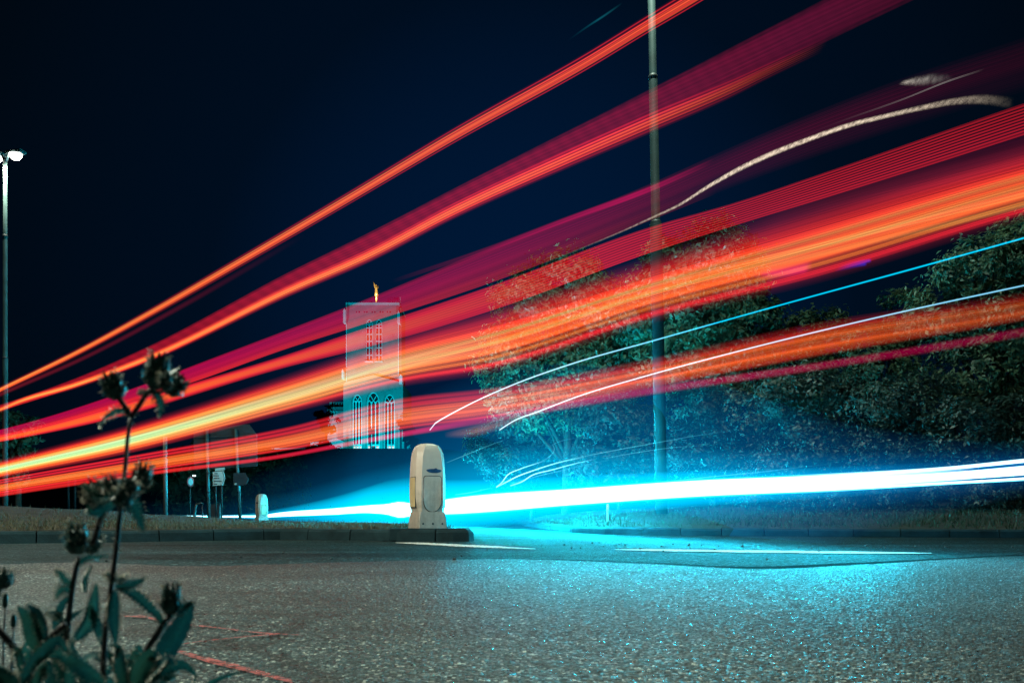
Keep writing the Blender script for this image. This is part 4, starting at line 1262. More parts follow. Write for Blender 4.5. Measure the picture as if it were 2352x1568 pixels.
# hoarding with banners far left
Y6 = 62.0
hb = tuple(at(250, 1191, Y6))
hd = tag(empty("hoarding", hb), "low hoarding of blue and white banners behind the mound at the left", "hoarding")
def hpart(nm, x0, x1, y0, y1, m, dy=0.0):
    return obj_bm(nm, slab([(x0, y1), (x1, y1), (x1, y0), (x0, y0)], hb, Y6 + dy, 0.04), m, hd)
blue = hpart("blue_banner", 130, 198, 1178, 1191, M['blue_board'])
hpart("orange_banner", 199, 208, 1179, 1191, M['orange_board'])
hpart("white_banner", 209, 222, 1177, 1191, M['sign_white'])
eas = hpart("white_banner", 239, 256, 1176, 1191, M['sign_white'])
hpart("white_banner", 263, 273, 1180, 1191, M['sign_white'])
hpart("white_banner", 287, 293, 1176, 1187, M['sign_white'])
for x in (137, 165, 235, 258, 283, 297): hpart("post", x, x + 2, 1172, 1193, M['dark_steel'], 0.06)
def text(s, x, y, hpx, m, parent, nm="lettering"):
    cu = bpy.data.curves.new("lettering", 'FONT'); cu.body = s; cu.size = hpx * 1.4 * Y6 / FPX; cu.extrude = 0.004
    tmp = bpy.data.objects.new("tmp", cu); COL.objects.link(tmp)
    dg = bpy.context.evaluated_depsgraph_get()
    me = bpy.data.meshes.new_from_object(tmp.evaluated_get(dg)); bpy.data.objects.remove(tmp); bpy.data.curves.remove(cu)
    o = link_mesh(nm, me, m, parent)
    o.location = at(x, y, Y6 - 0.02) - Vector(hb); o.rotation_euler = (R(90), 0, 0)
    return o
text("EAS", 239.6, 1188, 9.5, M['ink'], eas)
text("LUP", 180, 1188, 7.5, M['sign_white'], blue)
a = at(105, 1177, 55); b = at(222, 1174.5, 55)
o = tag(empty("guard_rail", (a.x, 55, 0.1)), "thin pale guard rail behind the mound", "rail")
tube("rail", [(0, 0, a.z - .1), (b.x - a.x, 0, b.z - .1)], 0.03, M['galv'], o, 8)
for f in (0.05, 0.5, 0.95): tube("post", [((b.x - a.x) * f, 0, 0), ((b.x - a.x) * f, 0, (a.z - .1) * (1 - f) + (b.z - .1) * f)], 0.03, M['galv'], o, 8)

# marker post on the verge
mk = at(1396, 1188, 14.2)
o = tag(empty("marker_post", (mk.x, 14.2, 0.2)), "small white marker post on the verge under the white streak", "marker post")
tube("post", [(0, 0, 0), (0, 0, 0.32)], 0.022, M['sign_white'], o, 8)
bm = bmesh.new(); add_box(bm, (0, -0.024, 0.22), (0.03, 0.01, 0.06)); obj_bm("reflector", bm, M['sign_red'], o)

# ------------------------------------------------------------------ light trails
def bus_depth(x): return 1.0 / (0.0526 + 0.000102 * x)
def strip(name, top, bot, depth, m, label, group, x0=None, x1=None, n=150, thick=0.05, cat="light trail", parent=None, jitter=0.0):
    xs = np.linspace(top[0][0] if x0 is None else x0, top[-1][0] if x1 is None else x1, n)
    xend = xs[-1]
    if xend >= 2400 or top[-1][1] < -100:                # runs on past the picture, to beside the camera
        xs = np.concatenate([xs, np.linspace(xend, 6200, 41)[1:]]); n = len(xs)
    yt = pchip([p[0] for p in top], [p[1] for p in top], xs)
    yb = pchip([p[0] for p in bot], [p[1] for p in bot], xs)
    V, F, U, W = [], [], [], []
    for i, x in enumerate(xs):
        d = depth(x); f = (xs[i] - xs[0]) / (xend - xs[0])
        for yy, v, dd in ((yb[i], 0, 0), (yt[i], 1, 0), (yt[i], 1, thick), (yb[i], 0, thick)):
            p = at(x, yy, d); p.y += dd
            V.append(p); U.append(f); W.append(v)
    for i in range(n - 1):
        for k in range(4):
            k2 = (k + 1) % 4
            F.append((i * 4 + k, (i + 1) * 4 + k, (i + 1) * 4 + k2, i * 4 + k2))
    F.append((0, 1, 2, 3)); F.append(tuple((n - 1) * 4 + k for k in (3, 2, 1, 0)))
    if parent is None:
        c = Vector((0, 0, 0))
        for v in V: c += v
        c /= len(V); c.z = 0.0
        V = [v - c for v in V]
    o = mesh_np(name, V, F, m, parent, False, {'u': U, 'v': W})
    if parent is None:
        o.location = c
        tag(o, label, cat, group)
    return o
K0 = (0, 0, 0)
OR = (1.0, 0.125, 0.022); ORB = (1.0, 0.24, 0.045); YE = (1.1, 0.58, 0.10); GRN = (0.62, 0.85, 0.36)
RD = (0.86, 0.018, 0.030); CR = (0.50, 0.0, 0.045); DC = (0.07, 0.004, 0.018); DR = (0.22, 0.004, 0.015)
RG = "red and orange light trails of a passing bus"
# 1 topmost line
top = [(-120, 945.1), (0, 885.4), (173, 800.6), (346, 705.2), (564, 577.9), (800, 437.6), (1035, 295.4), (1365, 107.3), (1497, 25.6), (1559, -12.2), (1800, -161.6)]
bot = [(-120, 960.9), (0, 902.6), (173, 819.4), (346, 726.8), (564, 603.1), (800, 466.4), (1035, 328.6), (1365, 144.7), (1497, 64.4), (1559, 28.2), (1800, -118.4)]
m = trail_mat("trail top line", [(0, K0), (0.25, (.10, .004, .006)), (0.33, OR), (0.5, OR), (.56, (.5, .05, .01)), (0.62, YE), (0.68, (.9, .12, .02)), (0.75, (.14, .005, .008)), (1, K0)],
              [(0, K0), (0.07, K0), (.12, RD), (.18, (.06, 0, .004)), (.23, (.06, 0, .004)), (0.30, OR), (0.37, (.35, .012, .01)), (.45, (1, .10, .03)), (.52, (.35, .012, .01)), (.59, (1, .09, .03)), (.66, (.06, 0, .004)), (.74, (.06, 0, .004)), (.81, RD), (.88, (.03, 0, .004)), (1, K0)], 1.25, lines=0, amp=0.5, umix=(0.1, 0.75))
strip("light_trail", top, bot, bus_depth, m, "topmost thin orange light trail, rising steeply across the sky", RG)
# faint companion below it at the left
top = [(-120, 955), (0, 899), (200, 810), (400, 703), (700, 528)]
bot = [(-120, 966), (0, 911), (200, 823), (400, 718), (700, 545)]
m = trail_mat("trail faint line", [(0, K0), (.5, (.16, .006, .012)), (1, K0)], [(0, K0), (.5, (.05, 0, .008)), (1, K0)], 1.0, ufade=[(0, 1), (.6, .8), (1, 0)])
strip("light_trail", top, bot, lambda x: bus_depth(x) + 0.12, m, "faint dark red thread just under the topmost orange trail", RG)
# 2 chequered band
top = [(-120, 966), (0, 929), (173, 868), (346, 792), (660, 626), (850, 532), (1035, 436), (1489, 206), (1895, -4), (2300, -215)]
bot = [(-120, 972), (0, 941), (173, 886), (346, 824), (660, 668), (850, 584), (1035, 492), (1489, 284), (1700, 184), (2087, -2), (2500, -200)]
m = trail_mat("trail chequered band", [(0, (.55, .01, .01)), (.5, (.42, .004, .012)), (.93, (.42, .004, .014)), (1, K0)],
              [(0, K0), (.06, (.12, .002, .020)), (.5, (.13, .003, .024)), (.94, (.125, .002, .022)), (1, K0)], 1.0, lines=8, amp=0.25, check=True, umix=(0.12, 0.80),
              ufade=[(0, .9), (.3, 1), (.55, 1.0), (.8, .85), (1, .4)])
strip("light_trail", top, bot, lambda x: bus_depth(x) + 0.05, m, "wide dark red chequered light band above the second orange line", RG, x1=2300)
# 2 bright line under it
top = [(-120, 958.3), (0, 933.3), (31, 919.5), (173, 874.9), (346, 809.2), (660, 654.4), (850, 568.2), (1035, 468.9), (1300, 344.8), (1497, 257.3), (1700, 174.0), (1760, 147.2), (1900, 85.19999999999999)]
bot = [(-120, 971.7), (0, 946.7), (31, 933.5), (173, 891.1), (346, 827.8), (660, 679.6), (850, 597.8), (1035, 502.1), (1300, 383.2), (1497, 298.7), (1700, 208.0), (1760, 176.8), (1900, 108.80000000000001)]
m = trail_mat("trail second line", [(0, K0), (.18, (.25, .008, .012)), (.36, OR), (.55, YE), (.68, OR), (1, K0)],
              [(0, K0), (.1, (.12, 0, .012)), (.2, RD), (.28, (.06, 0, .004)), (.36, (1, .08, .03)), (.44, (.3, .012, .01)), (.55, OR), (.64, (.3, .012, .01)), (.72, (1, .08, .03)), (.8, (.06, 0, .004)), (.9, RD), (1, K0)], 1.15, lines=8, amp=0.45, umix=(.1, .72),
              ufade=[(0, .55), (.065, .7), (.095, 1), (.70, 1), (.84, .62), (.93, .22), (1, 0)])
strip("light_trail", top, bot, bus_depth, m, "second bright orange light line, ending in the sky right of the tall pole", RG)
# 3 crimson band
top = [(-120, 1012), (0, 986), (346, 876), (432, 843), (659, 757), (796, 704), (1129, 566), (1495, 420), (1694, 330), (2039, 190), (2352, 84), (2480, 40)]
bot = [(-120, 1024), (0, 1001), (346, 905), (432, 878), (659, 797), (796, 753), (1129, 644), (1495, 500), (1694, 421), (2039, 300), (2352, 205), (2480, 165)]
m = trail_mat("trail crimson band", [(0, RD), (.12, RD), (.3, (.52, .003, .045)), (.8, (.42, .0, .06)), (.93, (.55, .0, .06)), (1, K0)],
              [(0, K0), (.08, (.030, .001, .008)), (.35, (.036, .001, .009)), (.6, (.075, .001, .014)), (.8, (.06, .001, .012)), (.94, (.02, .001, .006)), (1, K0)], 1.0, lines=13, amp=0.5, rows=26, rowamp=.35, umix=(.22, .68),
              ufade=[(0, 1), (.5, 1.0), (.72, .9), (.9, .35), (1, .2)])
strip("light_trail", top, bot, lambda x: bus_depth(x) + 0.03, m, "wide crimson light band crossing the top of the tower", RG)
# bright magenta thread inside it
top = [(900, 640), (1129, 562), (1300, 497), (1495, 425), (1640, 362)]
bot = [(900, 648), (1129, 571), (1300, 507), (1495, 436), (1640, 371)]
m = trail_mat("trail magenta thread", [(0, K0), (.5, (.35, 0, .05)), (1, K0)], [(0, K0), (.5, (.75, .0, .10)), (1, K0)], 1.0, ufade=[(0, 0), (.4, .6), (.75, 1), (1, 0)])
strip("light_trail", top, bot, lambda x: bus_depth(x) - 0.04, m, "thin magenta thread in the upper part of the crimson band", RG)
# 4 red rows
top = [(-120, 1020.6), (0, 999.6), (346, 905.4), (432, 881.2), (659, 814.1), (796, 767.7), (1129, 656.3), (1495, 521.3), (1694, 464.0), (1890, 398.2), (2352, 237.8), (2480, 194.9)]
bot = [(-120, 1035.4), (0, 1014.4), (346, 936.6), (432, 908.8), (659, 839.9), (796, 806.3), (1129, 708.7), (1495, 574.7), (1694, 510.0), (1890, 449.8), (2352, 303.2), (2480, 261.1)]
m = trail_mat("trail red rows", [(0, K0), (.15, RD), (.4, OR), (.6, OR), (.85, RD), (1, K0)], [(0, (.7, .012, .02)), (.5, (.62, .010, .02)), (1, (.6, .01, .02))], 1.1, lines=8, amp=.15, rows=9, rowamp=.97, umix=(.15, .55),
              ufade=[(0, 1.0), (.55, .95), (.8, .7), (1, .5)])
strip("light_trail", top, bot, lambda x: bus_depth(x) + 0.01, m, "red light band made of many fine parallel rows", RG)
# 5 main band
top = [(-120, 1084), (0, 1054), (264, 982), (659, 856), (921, 764), (1129, 700), (1495, 584), (1881, 462), (2352, 330), (2480, 296)]
bot = [(-120, 1124), (0, 1098), (264, 1048), (659, 950), (921, 888), (1129, 858), (1495, 742), (1881, 648), (2352, 505), (2480, 470)]
m = trail_mat("trail main band", [(0, K0), (.08, (.3, .01, .012)), (.2, OR), (0.30, (1., .42, .07)), (0.38, (.55, .75, .28)), (0.50, (.50, .74, .33)), (0.60, (1., .42, .07)), (0.70, OR), (0.80, (.45, .012, .012)), (0.90, (.07, .002, .006)), (1, K0)],
              [(0, K0), (.07, (.10, .003, .01)), (.14, RD), (.20, (.25, .01, .01)), (.24, (1., .20, .03)), (.275, (.30, .015, .01)), (.33, OR), (.41, (.95, .10, .03)), (.45, (1., .36, .08)), (.485, OR), (.54, (.9, .08, .025)), (.575, (1., .34, .08)), (.61, (.86, .06, .02)), (.70, (.62, .02, .015)), (.80, (.24, .007, .012)), (.92, (.05, .002, .008)), (1, K0)],
              1.12, lines=19, amp=.7, umix=(.16, .5), ufade=[(0, 1.25), (.3, 1.12), (.55, 1.0), (1, .9)])
strip("light_trail", top, bot, bus_depth, m, "broadest and brightest orange band, crossing the middle of the tower and the trees", RG)
# 5b warm core inside
top = [(-120, 1096), (0, 1068), (264, 1004), (659, 905), (921, 816), (1129, 760), (1495, 645), (1881, 548), (2352, 430), (2480, 398)]
bot = [(-120, 1114), (0, 1087), (264, 1036), (659, 940), (921, 850), (1129, 790), (1495, 676), (1881, 588), (2352, 476), (2480, 444)]
m = trail_mat("trail warm core", [(0, K0), (.3, (.0, .12, .06)), (.7, (.0, .16, .10)), (1, K0)], [(0, K0), (.2, (.1, .22, .05)), (.28, (.0, .01, .0)), (.62, (.0, .04, .01)), (.70, (.2, .30, .08)), (.78, (.0, .03, .01)), (1, K0)], 1.0, lines=9, amp=.8, umix=(.1, .42), seed=3.3)
strip("light_trail", top, bot, lambda x: bus_depth(x) - 0.06, m, "pale yellow core inside the broadest orange band", RG)
# 6 lower band
top = [(-120, 1121.7), (0, 1098.8), (346, 1036.5), (659, 979.0), (921, 912.1), (1129, 888.0), (1495, 820.0), (1882, 736.5), (2352, 667.8), (2480, 643.8)]
bot = [(-120, 1152.3), (0, 1132.2), (346, 1080.5), (659, 1034.0), (921, 986.9), (1129, 960.0), (1495, 891.0), (1882, 817.5), (2352, 736.2), (2480, 712.2)]
m = trail_mat("trail lower band", [(0, K0), (.06, RD), (.2, OR), (.45, ORB), (.55, OR), (.64, DR), (.72, RD), (.8, DR), (.88, RD), (1, K0)],
              [(0, K0), (.1, (.45, .03, .012)), (.25, OR), (.4, (.6, .06, .015)), (.48, (.7, .10, .02)), (.6, OR), (.75, (.4, .015, .01)), (.9, (.12, .004, .006)), (1, K0)], 1.05, lines=14, amp=.8, umix=(.15, .6),
              ufade=[(0, 1), (.55, 1), (.75, .75), (.9, .45), (1, .35)], seed=1.7)
strip("light_trail", top, bot, lambda x: bus_depth(x) + 0.02, m, "lower orange band passing over the foot of the tower windows", RG)
# 7 lowest crimson line
top = [(-120, 1150), (0, 1129), (346, 1080), (659, 1039), (780, 1016), (925, 988), (1082, 958), (1495, 885), (1882, 828), (2352, 748), (2480, 724)]
bot = [(-120, 1160), (0, 1141), (346, 1091), (659, 1050), (780, 1028), (925, 1003), (1082, 978), (1495, 907), (1882, 850), (2352, 774), (2480, 752)]
m = trail_mat("trail lowest line", [(0, K0), (.3, (.7, .02, .02)), (.7, (.7, .02, .02)), (1, K0)], [(0, K0), (.3, (.42, .0, .06)), (.7, (.42, .0, .06)), (1, K0)], 1.0, lines=5, amp=.3, umix=(.2, .45),
              ufade=[(0, 1), (.35, 1.2), (.42, 1.3), (.46, .8), (.6, .8), (.85, .5), (1, .3)])
strip("light_trail", top, bot, lambda x: bus_depth(x) + 0.08, m, "lowest narrow crimson light trail, under the lower orange band", RG)
# upper dark red veil over the main band at the right
top = [(1500, 560), (1881, 405), (2352, 250), (2480, 210)]
bot = [(1500, 640), (1881, 500), (2352, 400), (2480, 360)]
m = trail_mat("trail red veil", [(0, K0), (.3, (.04, .002, .008)), (1, K0)], [(0, K0), (.2, (.12, .004, .01)), (.6, (.03, .001, .008)), (1, K0)], 1.0, lines=14, amp=.4, ufade=[(0, 0), (.3, 1), (1, 1)])
strip("light_trail", top, bot, lambda x: bus_depth(x) + 0.16, m, "dim dark red veil above the broadest band at the right", RG)
# coloured flecks
m = trail_mat("trail pink fleck", [(0, K0), (.4, (.62, .0, .12)), (1, K0)], [(0, K0), (.4, (.62, .0, .12)), (1, K0)], 1.0, ufade=[(0, 0), (.25, .7), (.7, 1), (.9, .9), (1, 0)])
strip("light_trail", [(1740, 612), (1800, 606), (1866, 592)], [(1740, 640), (1800, 636), (1866, 624)], lambda x: bus_depth(x) + .1, m, "short bright pink fleck under the broadest band", "short coloured light flecks", n=30)
m = trail_mat("trail blue fleck", [(0, K0), (.5, (.0, .01, .35)), (1, K0)], [(0, K0), (.5, (.0, .03, .75)), (1, K0)], 1.0, ufade=[(0, 0), (.5, .5), (.92, 1), (1, 0)])
strip("light_trail", [(1925, 607), (1960, 598), (2002, 592)], [(1925, 622), (1960, 613), (2002, 604)], lambda x: bus_depth(x) + .1, m, "short blue fleck under the broadest band", "short coloured light flecks", n=30)
m = trail_mat("trail tan smear", [(0, K0), (.5, (.30, .12, .06)), (1, K0)], [(0, K0), (.5, (.16, .07, .035)), (1, K0)], 1.0, lines=16, amp=.7, ufade=[(0, 0), (.15, .5), (.35, 1), (.75, .4), (1, 0)])
strip("light_trail", [(1020, 990), (1080, 974), (1160, 952), (1270, 926)], [(1020, 1006), (1080, 1006), (1160, 985), (1270, 946)], lambda x: bus_depth(x) + .2, m, "soft tan smear of light right of the bollard top", "short coloured light flecks", n=40)

# thin white and cyan lines
def line(pts, wpx, depth, m, label, group, n=120):
    xs = [p[0] for p in pts]
    wp = wpx if hasattr(wpx, '__len__') else [wpx] * len(pts)
    t_ = [(p[0], p[1] - w_ / 2) for p, w_ in zip(pts, wp)]; b_ = [(p[0], p[1] + w_ / 2) for p, w_ in zip(pts, wp)]
    return strip("light_trail", t_, b_, depth, m, label, group, n=n, thick=0.012)
CG_ = "thin white and cyan light lines"
CY = (.25, .75, .9); CYB = (.02, .42, .70)
m = trail_mat("thin cyan line", [(0, K0), (.5, (.75, 1.0, 1.1)), (1, K0)], [(0, K0), (.5, (.0, .62, .95)), (1, K0)], 1.5, umix=(.05, .45), ufade=[(0, 1), (1, 1)])
line([(987, 987), (992, 979), (1004, 968), (1016, 961), (1080, 927), (1176, 884), (1310, 836), (1500, 782), (1800, 698), (2100, 616), (2352, 546), (2480, 510)], [4, 5, 5, 5, 4.5, 4.5, 4.5, 4.5, 4.5, 5, 5.5, 6], lambda x: bus_depth(x) - .15, m, "upper thin cyan light line with a hooked left end", CG_)
m2 = trail_mat("thin white line", [(0, K0), (.5, (.75, 1.0, 1.1)), (1, K0)], [(0, K0), (.5, (.25, .7, 1.0)), (1, K0)], 1.4, umix=(.1, .8))
line([(1147, 987), (1165, 975), (1180, 966), (1230, 947), (1330, 909), (1480, 864), (1700, 805), (2000, 732), (2352, 655), (2480, 628)], 4.5, lambda x: bus_depth(x) - .17, m2, "lower thin white light line with a hooked left end", CG_)
mg = trail_mat("wavering golden line", [(0, K0), (.5, (.30, .30, .24)), (1, K0)], [(0, K0), (.3, (.75, .62, .45)), (.7, (.75, .62, .45)), (1, K0)], 1.25, sparkle=150, umix=(.1, .4), ufade=[(0, 0), (.15, .5), (.35, 1), (.70, 1), (.84, .5), (.92, .22), (1, 0)])
line([(1230, 612), (1330, 572), (1430, 530), (1500, 498), (1560, 470), (1620, 432), (1680, 397), (1760, 358), (1850, 322), (1950, 287), (2050, 262), (2120, 246), (2200, 231), (2260, 227), (2330, 236)], [2, 3, 4, 5, 7, 10, 13, 14, 13, 12, 11, 13, 17, 24, 28], lambda x: bus_depth(x) - .2, mg, "wavering pale golden light line bending over the crimson band", CG_, 200)
mf = trail_mat("pale fuzz", [(0, K0), (.5, (.36, .32, .26)), (1, K0)], [(0, K0), (.5, (.12, .14, .13)), (1, K0)], 1.2, sparkle=16, ufade=[(0, 0), (.12, 1), (.55, .7), (1, 0)])
line([(2066, 190), (2100, 186), (2140, 181), (2190, 178)], [6, 22, 30, 22], lambda x: bus_depth(x) - .1, mf, "pale fuzzy patch of light near the upper right corner", CG_, 60)
mt = trail_mat("faint hair", [(0, K0), (.5, (.05, .03, .04)), (1, K0)], [(0, K0), (.5, (.62, .6, .55)), (1, K0)], 1.0, umix=(.3, .95), ufade=[(0, 0), (.4, .5), (.8, 1), (1, 0)])
line([(1760, 350), (1900, 290), (2080, 225), (2180, 185), (2262, 158)], 1.9, lambda x: bus_depth(x) - .12, mt, "hair thin pale light line running into the fuzzy patch", CG_, 80)
mb = trail_mat("faint teal hair", [(0, K0), (.5, (.0, .08, .12)), (1, K0)], [(0, K0), (.5, (.01, .16, .20)), (1, K0)], 1.0, ufade=[(0, 0), (.55, 1), (.8, .5), (1, 0)])
line([(1305, 92), (1350, 60), (1390, 34), (1430, 6)], [2, 4, 6, 3], lambda x: bus_depth(x), mb, "faint teal light scratch in the sky left of the tall pole", CG_, 40)
# twigs of light over the headlight streak
HG = "thin branching light hairs over the white streak"
mh = trail_mat("light hair", [(0, K0), (.5, (.45, 1.0, 1.0)), (1, K0)], [(0, K0), (.5, (.10, .55, .60)), (1, K0)], 2.3, umix=(.2, 1), ufade=[(0, .4), (.25, 1), (.7, .8), (1, 0)])
mhf = trail_mat("faint light hair", [(0, K0), (.5, (.12, .55, .62)), (1, K0)], [(0, K0), (.5, (.02, .22, .28)), (1, K0)], 1.0, ufade=[(0, .3), (.3, 1), (.7, .7), (1, 0)])
hairs = [([(1140, 1118), (1160, 1108), (1185, 1095), (1225, 1080), (1290, 1060), (1350, 1048)], 3.5, mh, "bright hair, the middle branch reaching farthest"),
         ([(1140, 1118), (1152, 1108), (1166, 1090), (1196, 1076), (1235, 1063), (1256, 1056)], 3, mh, "bright hair, the topmost left branch"),
         ([(1172, 1115), (1200, 1105), (1220, 1092), (1270, 1078), (1330, 1062), (1372, 1053)], 3, mh, "hair just under the farthest reaching branch"),
         ([(1176, 1110), (1230, 1094), (1300, 1078), (1350, 1066), (1420, 1052)], 2, mhf, "faint hair, the lowest of the branches"),
         ([(1045, 1136), (1085, 1130), (1120, 1122), (1142, 1118)], 3, mhf, "faint hair close above the white streak beside the bollard"),
         ([(1246, 1058), (1262, 1048), (1272, 1036), (1273, 1028), (1270, 1022), (1280, 1016), (1330, 1004)], 2, mhf, "faint hair curling upward from the topmost branch"),
         ([(1300, 1056), (1400, 1036), (1520, 1014), (1600, 1000), (1700, 986)], 2.5, mhf, "long faint hair crossing the tall pole, upper of two"),
         ([(1390, 1052), (1480, 1036), (1560, 1026), (1640, 1022)], 2, mhf, "long faint hair crossing the tall pole, lower of two"),
         ([(1026, 1062), (1080, 1040), (1130, 1020), (1160, 1008), (1176, 998)], 2, mhf, "single faint line rising right from the bollard"),
         ([(1500, 1110), (1600, 1098), (1760, 1082), (1860, 1070), (1920, 1064)], 2.5, mhf, "faint line just above the white streak under the bushes")]
def hair_path(pts, n):
    P = [Vector((p[0], p[1], 0)) for p in pts]; L = [0.0]
    for a, b in zip(P, P[1:]): L.append(L[-1] + (b - a).length)
    s = np.linspace(0, L[-1], n)
    return list(zip(pchip(L, [p.x for p in P], s), pchip(L, [p.y for p in P], s)))
def car_inv(x): return float(pchip([-200, 190, 580, 620, 860, 1030, 1500, 2352, 2600], [.0218, .022, .0228, .0234, .031, .043, .088, .180, .205], [x])[0])
def car_depth(x): return 1.0 / car_inv(x)
for pts, wp, m, l in hairs:
    Q = hair_path(pts, 40)
    V, F, U, W = [], [], [], []
    for i, (x, y) in enumerate(Q):
        d = car_depth(x) - 0.3
        x2, y2 = Q[min(i + 1, 39)]; x1, y1 = Q[max(i - 1, 0)]
        t_ = Vector((x2 - x1, y2 - y1, 0)).normalized(); nn = Vector((t_.y, -t_.x, 0)) * wp / 2
        for s, v, dd in ((-1, 0, 0), (1, 1, 0), (1, 1, .012), (-1, 0, .012)):
            p = at(x + nn.x * s, y + nn.y * s, d); p.y += dd
            V.append(p); U.append(i / 39); W.append(v)
    for i in range(39):
        for k in range(4):
            k2 = (k + 1) % 4; F.append((i * 4 + k, (i + 1) * 4 + k, (i + 1) * 4 + k2, i * 4 + k2))
    F += [(0, 1, 2, 3), tuple(39 * 4 + k for k in (3, 2, 1, 0))]
    c = sum(V, Vector()) / len(V); c.z = 0
    o = mesh_np("light_hair", [v - c for v in V], F, m, None, False, {'u': U, 'v': W}); o.location = c
    tag(o, l, "light trail", HG)

# headlight streak
hl = tag(empty("headlight_trail", (0, 14, 0)), "broad white and cyan headlight streak running behind the bollard to the right edge", "light trail")
HO = Vector(hl.location)
top = [(180, 1182.5), (400, 1183), (560, 1183), (600, 1182), (640, 1176), (760, 1166), (856, 1157), (890, 1154), (917, 1148), (945, 1152), (1000, 1146), (1060, 1137), (1317, 1118), (1597, 1099), (1881, 1087), (2201, 1068), (2352, 1052), (2500, 1036)]
bot = [(180, 1187), (400, 1188), (560, 1188), (600, 1188.5), (640, 1187), (760, 1183), (856, 1180), (890, 1184), (917, 1192), (945, 1188), (1000, 1185), (1060, 1183), (1317, 1163), (1597, 1144), (1881, 1131), (2201, 1112), (2352, 1104), (2500, 1094)]
m = trail_mat("headlight streak", [(0, K0), (.07, (.02, .5, .7)), (.15, (1.3, 2.4, 2.6)), (.85, (1.3, 2.4, 2.6)), (.93, (.02, .5, .7)), (1, K0)],
              [(0, K0), (.05, (.3, 1.4, 1.7)), (.11, (1.6, 2.6, 2.8)), (.13, (1.6, 2.6, 2.8)), (.165, (.0, .06, .14)), (.245, (.0, .06, .14)), (.29, (1.6, 2.6, 2.8)), (.62, (1.6, 2.6, 2.8)), (.69, (.0, .05, .16)), (.79, (.0, .05, .16)), (.85, (1.4, 2.4, 2.6)), (.93, (1.2, 2.2, 2.4)), (1, K0)], 1.6, umix=(.70, .89))
def car_strip(nm, top, bot, m, n=200):
    o = strip(nm, top, bot, car_depth, m, None, None, n=n, thick=0.03, parent=hl)
    o.data.transform(Matrix.Translation(-HO))
    return o
car_strip("streak", top, bot, m)
xs = np.linspace(200, 2480, 120)
yt = pchip([p[0] for p in top], [p[1] for p in top], xs); yb = pchip([p[0] for p in bot], [p[1] for p in bot], xs)
cen = [at(x, a * .42 + b * .58, car_depth(x) + 0.12) - HO for x, a, b in zip(xs, yt, yb)]
mcore, t, out = new_mat("headlight core")
au = t.nodes.new("ShaderNodeAttribute"); au.attribute_name = 'u'
rr = ramp(t, [(0, 0.03), (.2, .1), (.29, 1.5), (.37, 3.2), (.45, 3.0), (.52, 1.2), (.60, .42), (.72, .14), (1, .04)]); t.links.new(au.outputs['Fac'], rr.inputs[0])
bw = N(t, "RGBToBW"); t.links.new(rr.outputs[0], bw.inputs[0])
e_ = N(t, "Emission", Color=(0.0, 0.72, 1.0, 1)); t.links.new(math_n(t, 'MULTIPLY', bw.outputs[0], 420.0), e_.inputs[1]); t.links.new(e_.outputs[0], out.inputs[0])
tube("lamp_core", cen, [0.010 + 0.012 * min(1, max(0, (x - 500) / 600)) for x in xs], mcore, hl, 6)
for x, pw in [(1050 + 36 * k, 165.0 * max(0.22, 1 - k / 26.0)) for k in range(28)]:
    d = car_depth(x); yc = float(np.interp(x, [p[0] for p in top], [(a[1] + b[1]) / 2 for a, b in zip(top, bot)]))
    ld = bpy.data.lights.new("headlight beam", 'SPOT'); ld.energy = pw; ld.color = (0.0, 0.72, 1.0); ld.spot_size = R(110); ld.spot_blend = 1.0; ld.shadow_soft_size = 0.25
    lo = bpy.data.objects.new("headlight_beam", ld); COL.objects.link(lo); lo.parent = hl
    lo.location = at(x, yc, d - 0.15) - HO
    lo.rotation_euler = (Vector((3.2, 1.5, 0.0)) - at(x, yc, d)).normalized().to_track_quat('-Z', 'Y').to_euler()
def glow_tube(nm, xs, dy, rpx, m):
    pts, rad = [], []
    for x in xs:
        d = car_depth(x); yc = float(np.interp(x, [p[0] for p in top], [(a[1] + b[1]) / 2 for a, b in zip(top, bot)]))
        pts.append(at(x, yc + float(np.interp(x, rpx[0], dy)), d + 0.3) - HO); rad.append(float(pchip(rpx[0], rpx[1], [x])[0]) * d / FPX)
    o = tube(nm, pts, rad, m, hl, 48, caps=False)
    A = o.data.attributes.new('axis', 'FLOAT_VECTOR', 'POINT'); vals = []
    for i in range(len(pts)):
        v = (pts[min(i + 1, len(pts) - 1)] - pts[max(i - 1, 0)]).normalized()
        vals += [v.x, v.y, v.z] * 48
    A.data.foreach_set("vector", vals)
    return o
gx = np.linspace(210, 2470, 110)  # headlight haze, put in as glowing tubes round the streak
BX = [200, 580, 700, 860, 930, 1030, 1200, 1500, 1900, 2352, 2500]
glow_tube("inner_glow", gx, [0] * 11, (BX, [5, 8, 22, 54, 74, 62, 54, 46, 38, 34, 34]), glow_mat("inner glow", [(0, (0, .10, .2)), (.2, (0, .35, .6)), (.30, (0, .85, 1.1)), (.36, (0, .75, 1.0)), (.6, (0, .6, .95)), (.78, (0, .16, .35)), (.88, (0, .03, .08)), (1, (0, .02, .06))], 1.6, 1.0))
glow_tube("middle_glow", gx, [0, 0, 0, -4, -8, -10, -10, -6, 0, 0, 0], (BX, [36, 44, 58, 88, 102, 116, 120, 100, 75, 52, 50]), glow_mat("middle glow", [(0, (0, .0, .0)), (.15, (0, .008, .02)), (.27, (0, .10, .20)), (.36, (0, .30, .55)), (.5, (0, .34, .58)), (.7, (0, .13, .30)), (.85, (0, .03, .10)), (1, (0, .01, .04))], 2.5, 1.0))
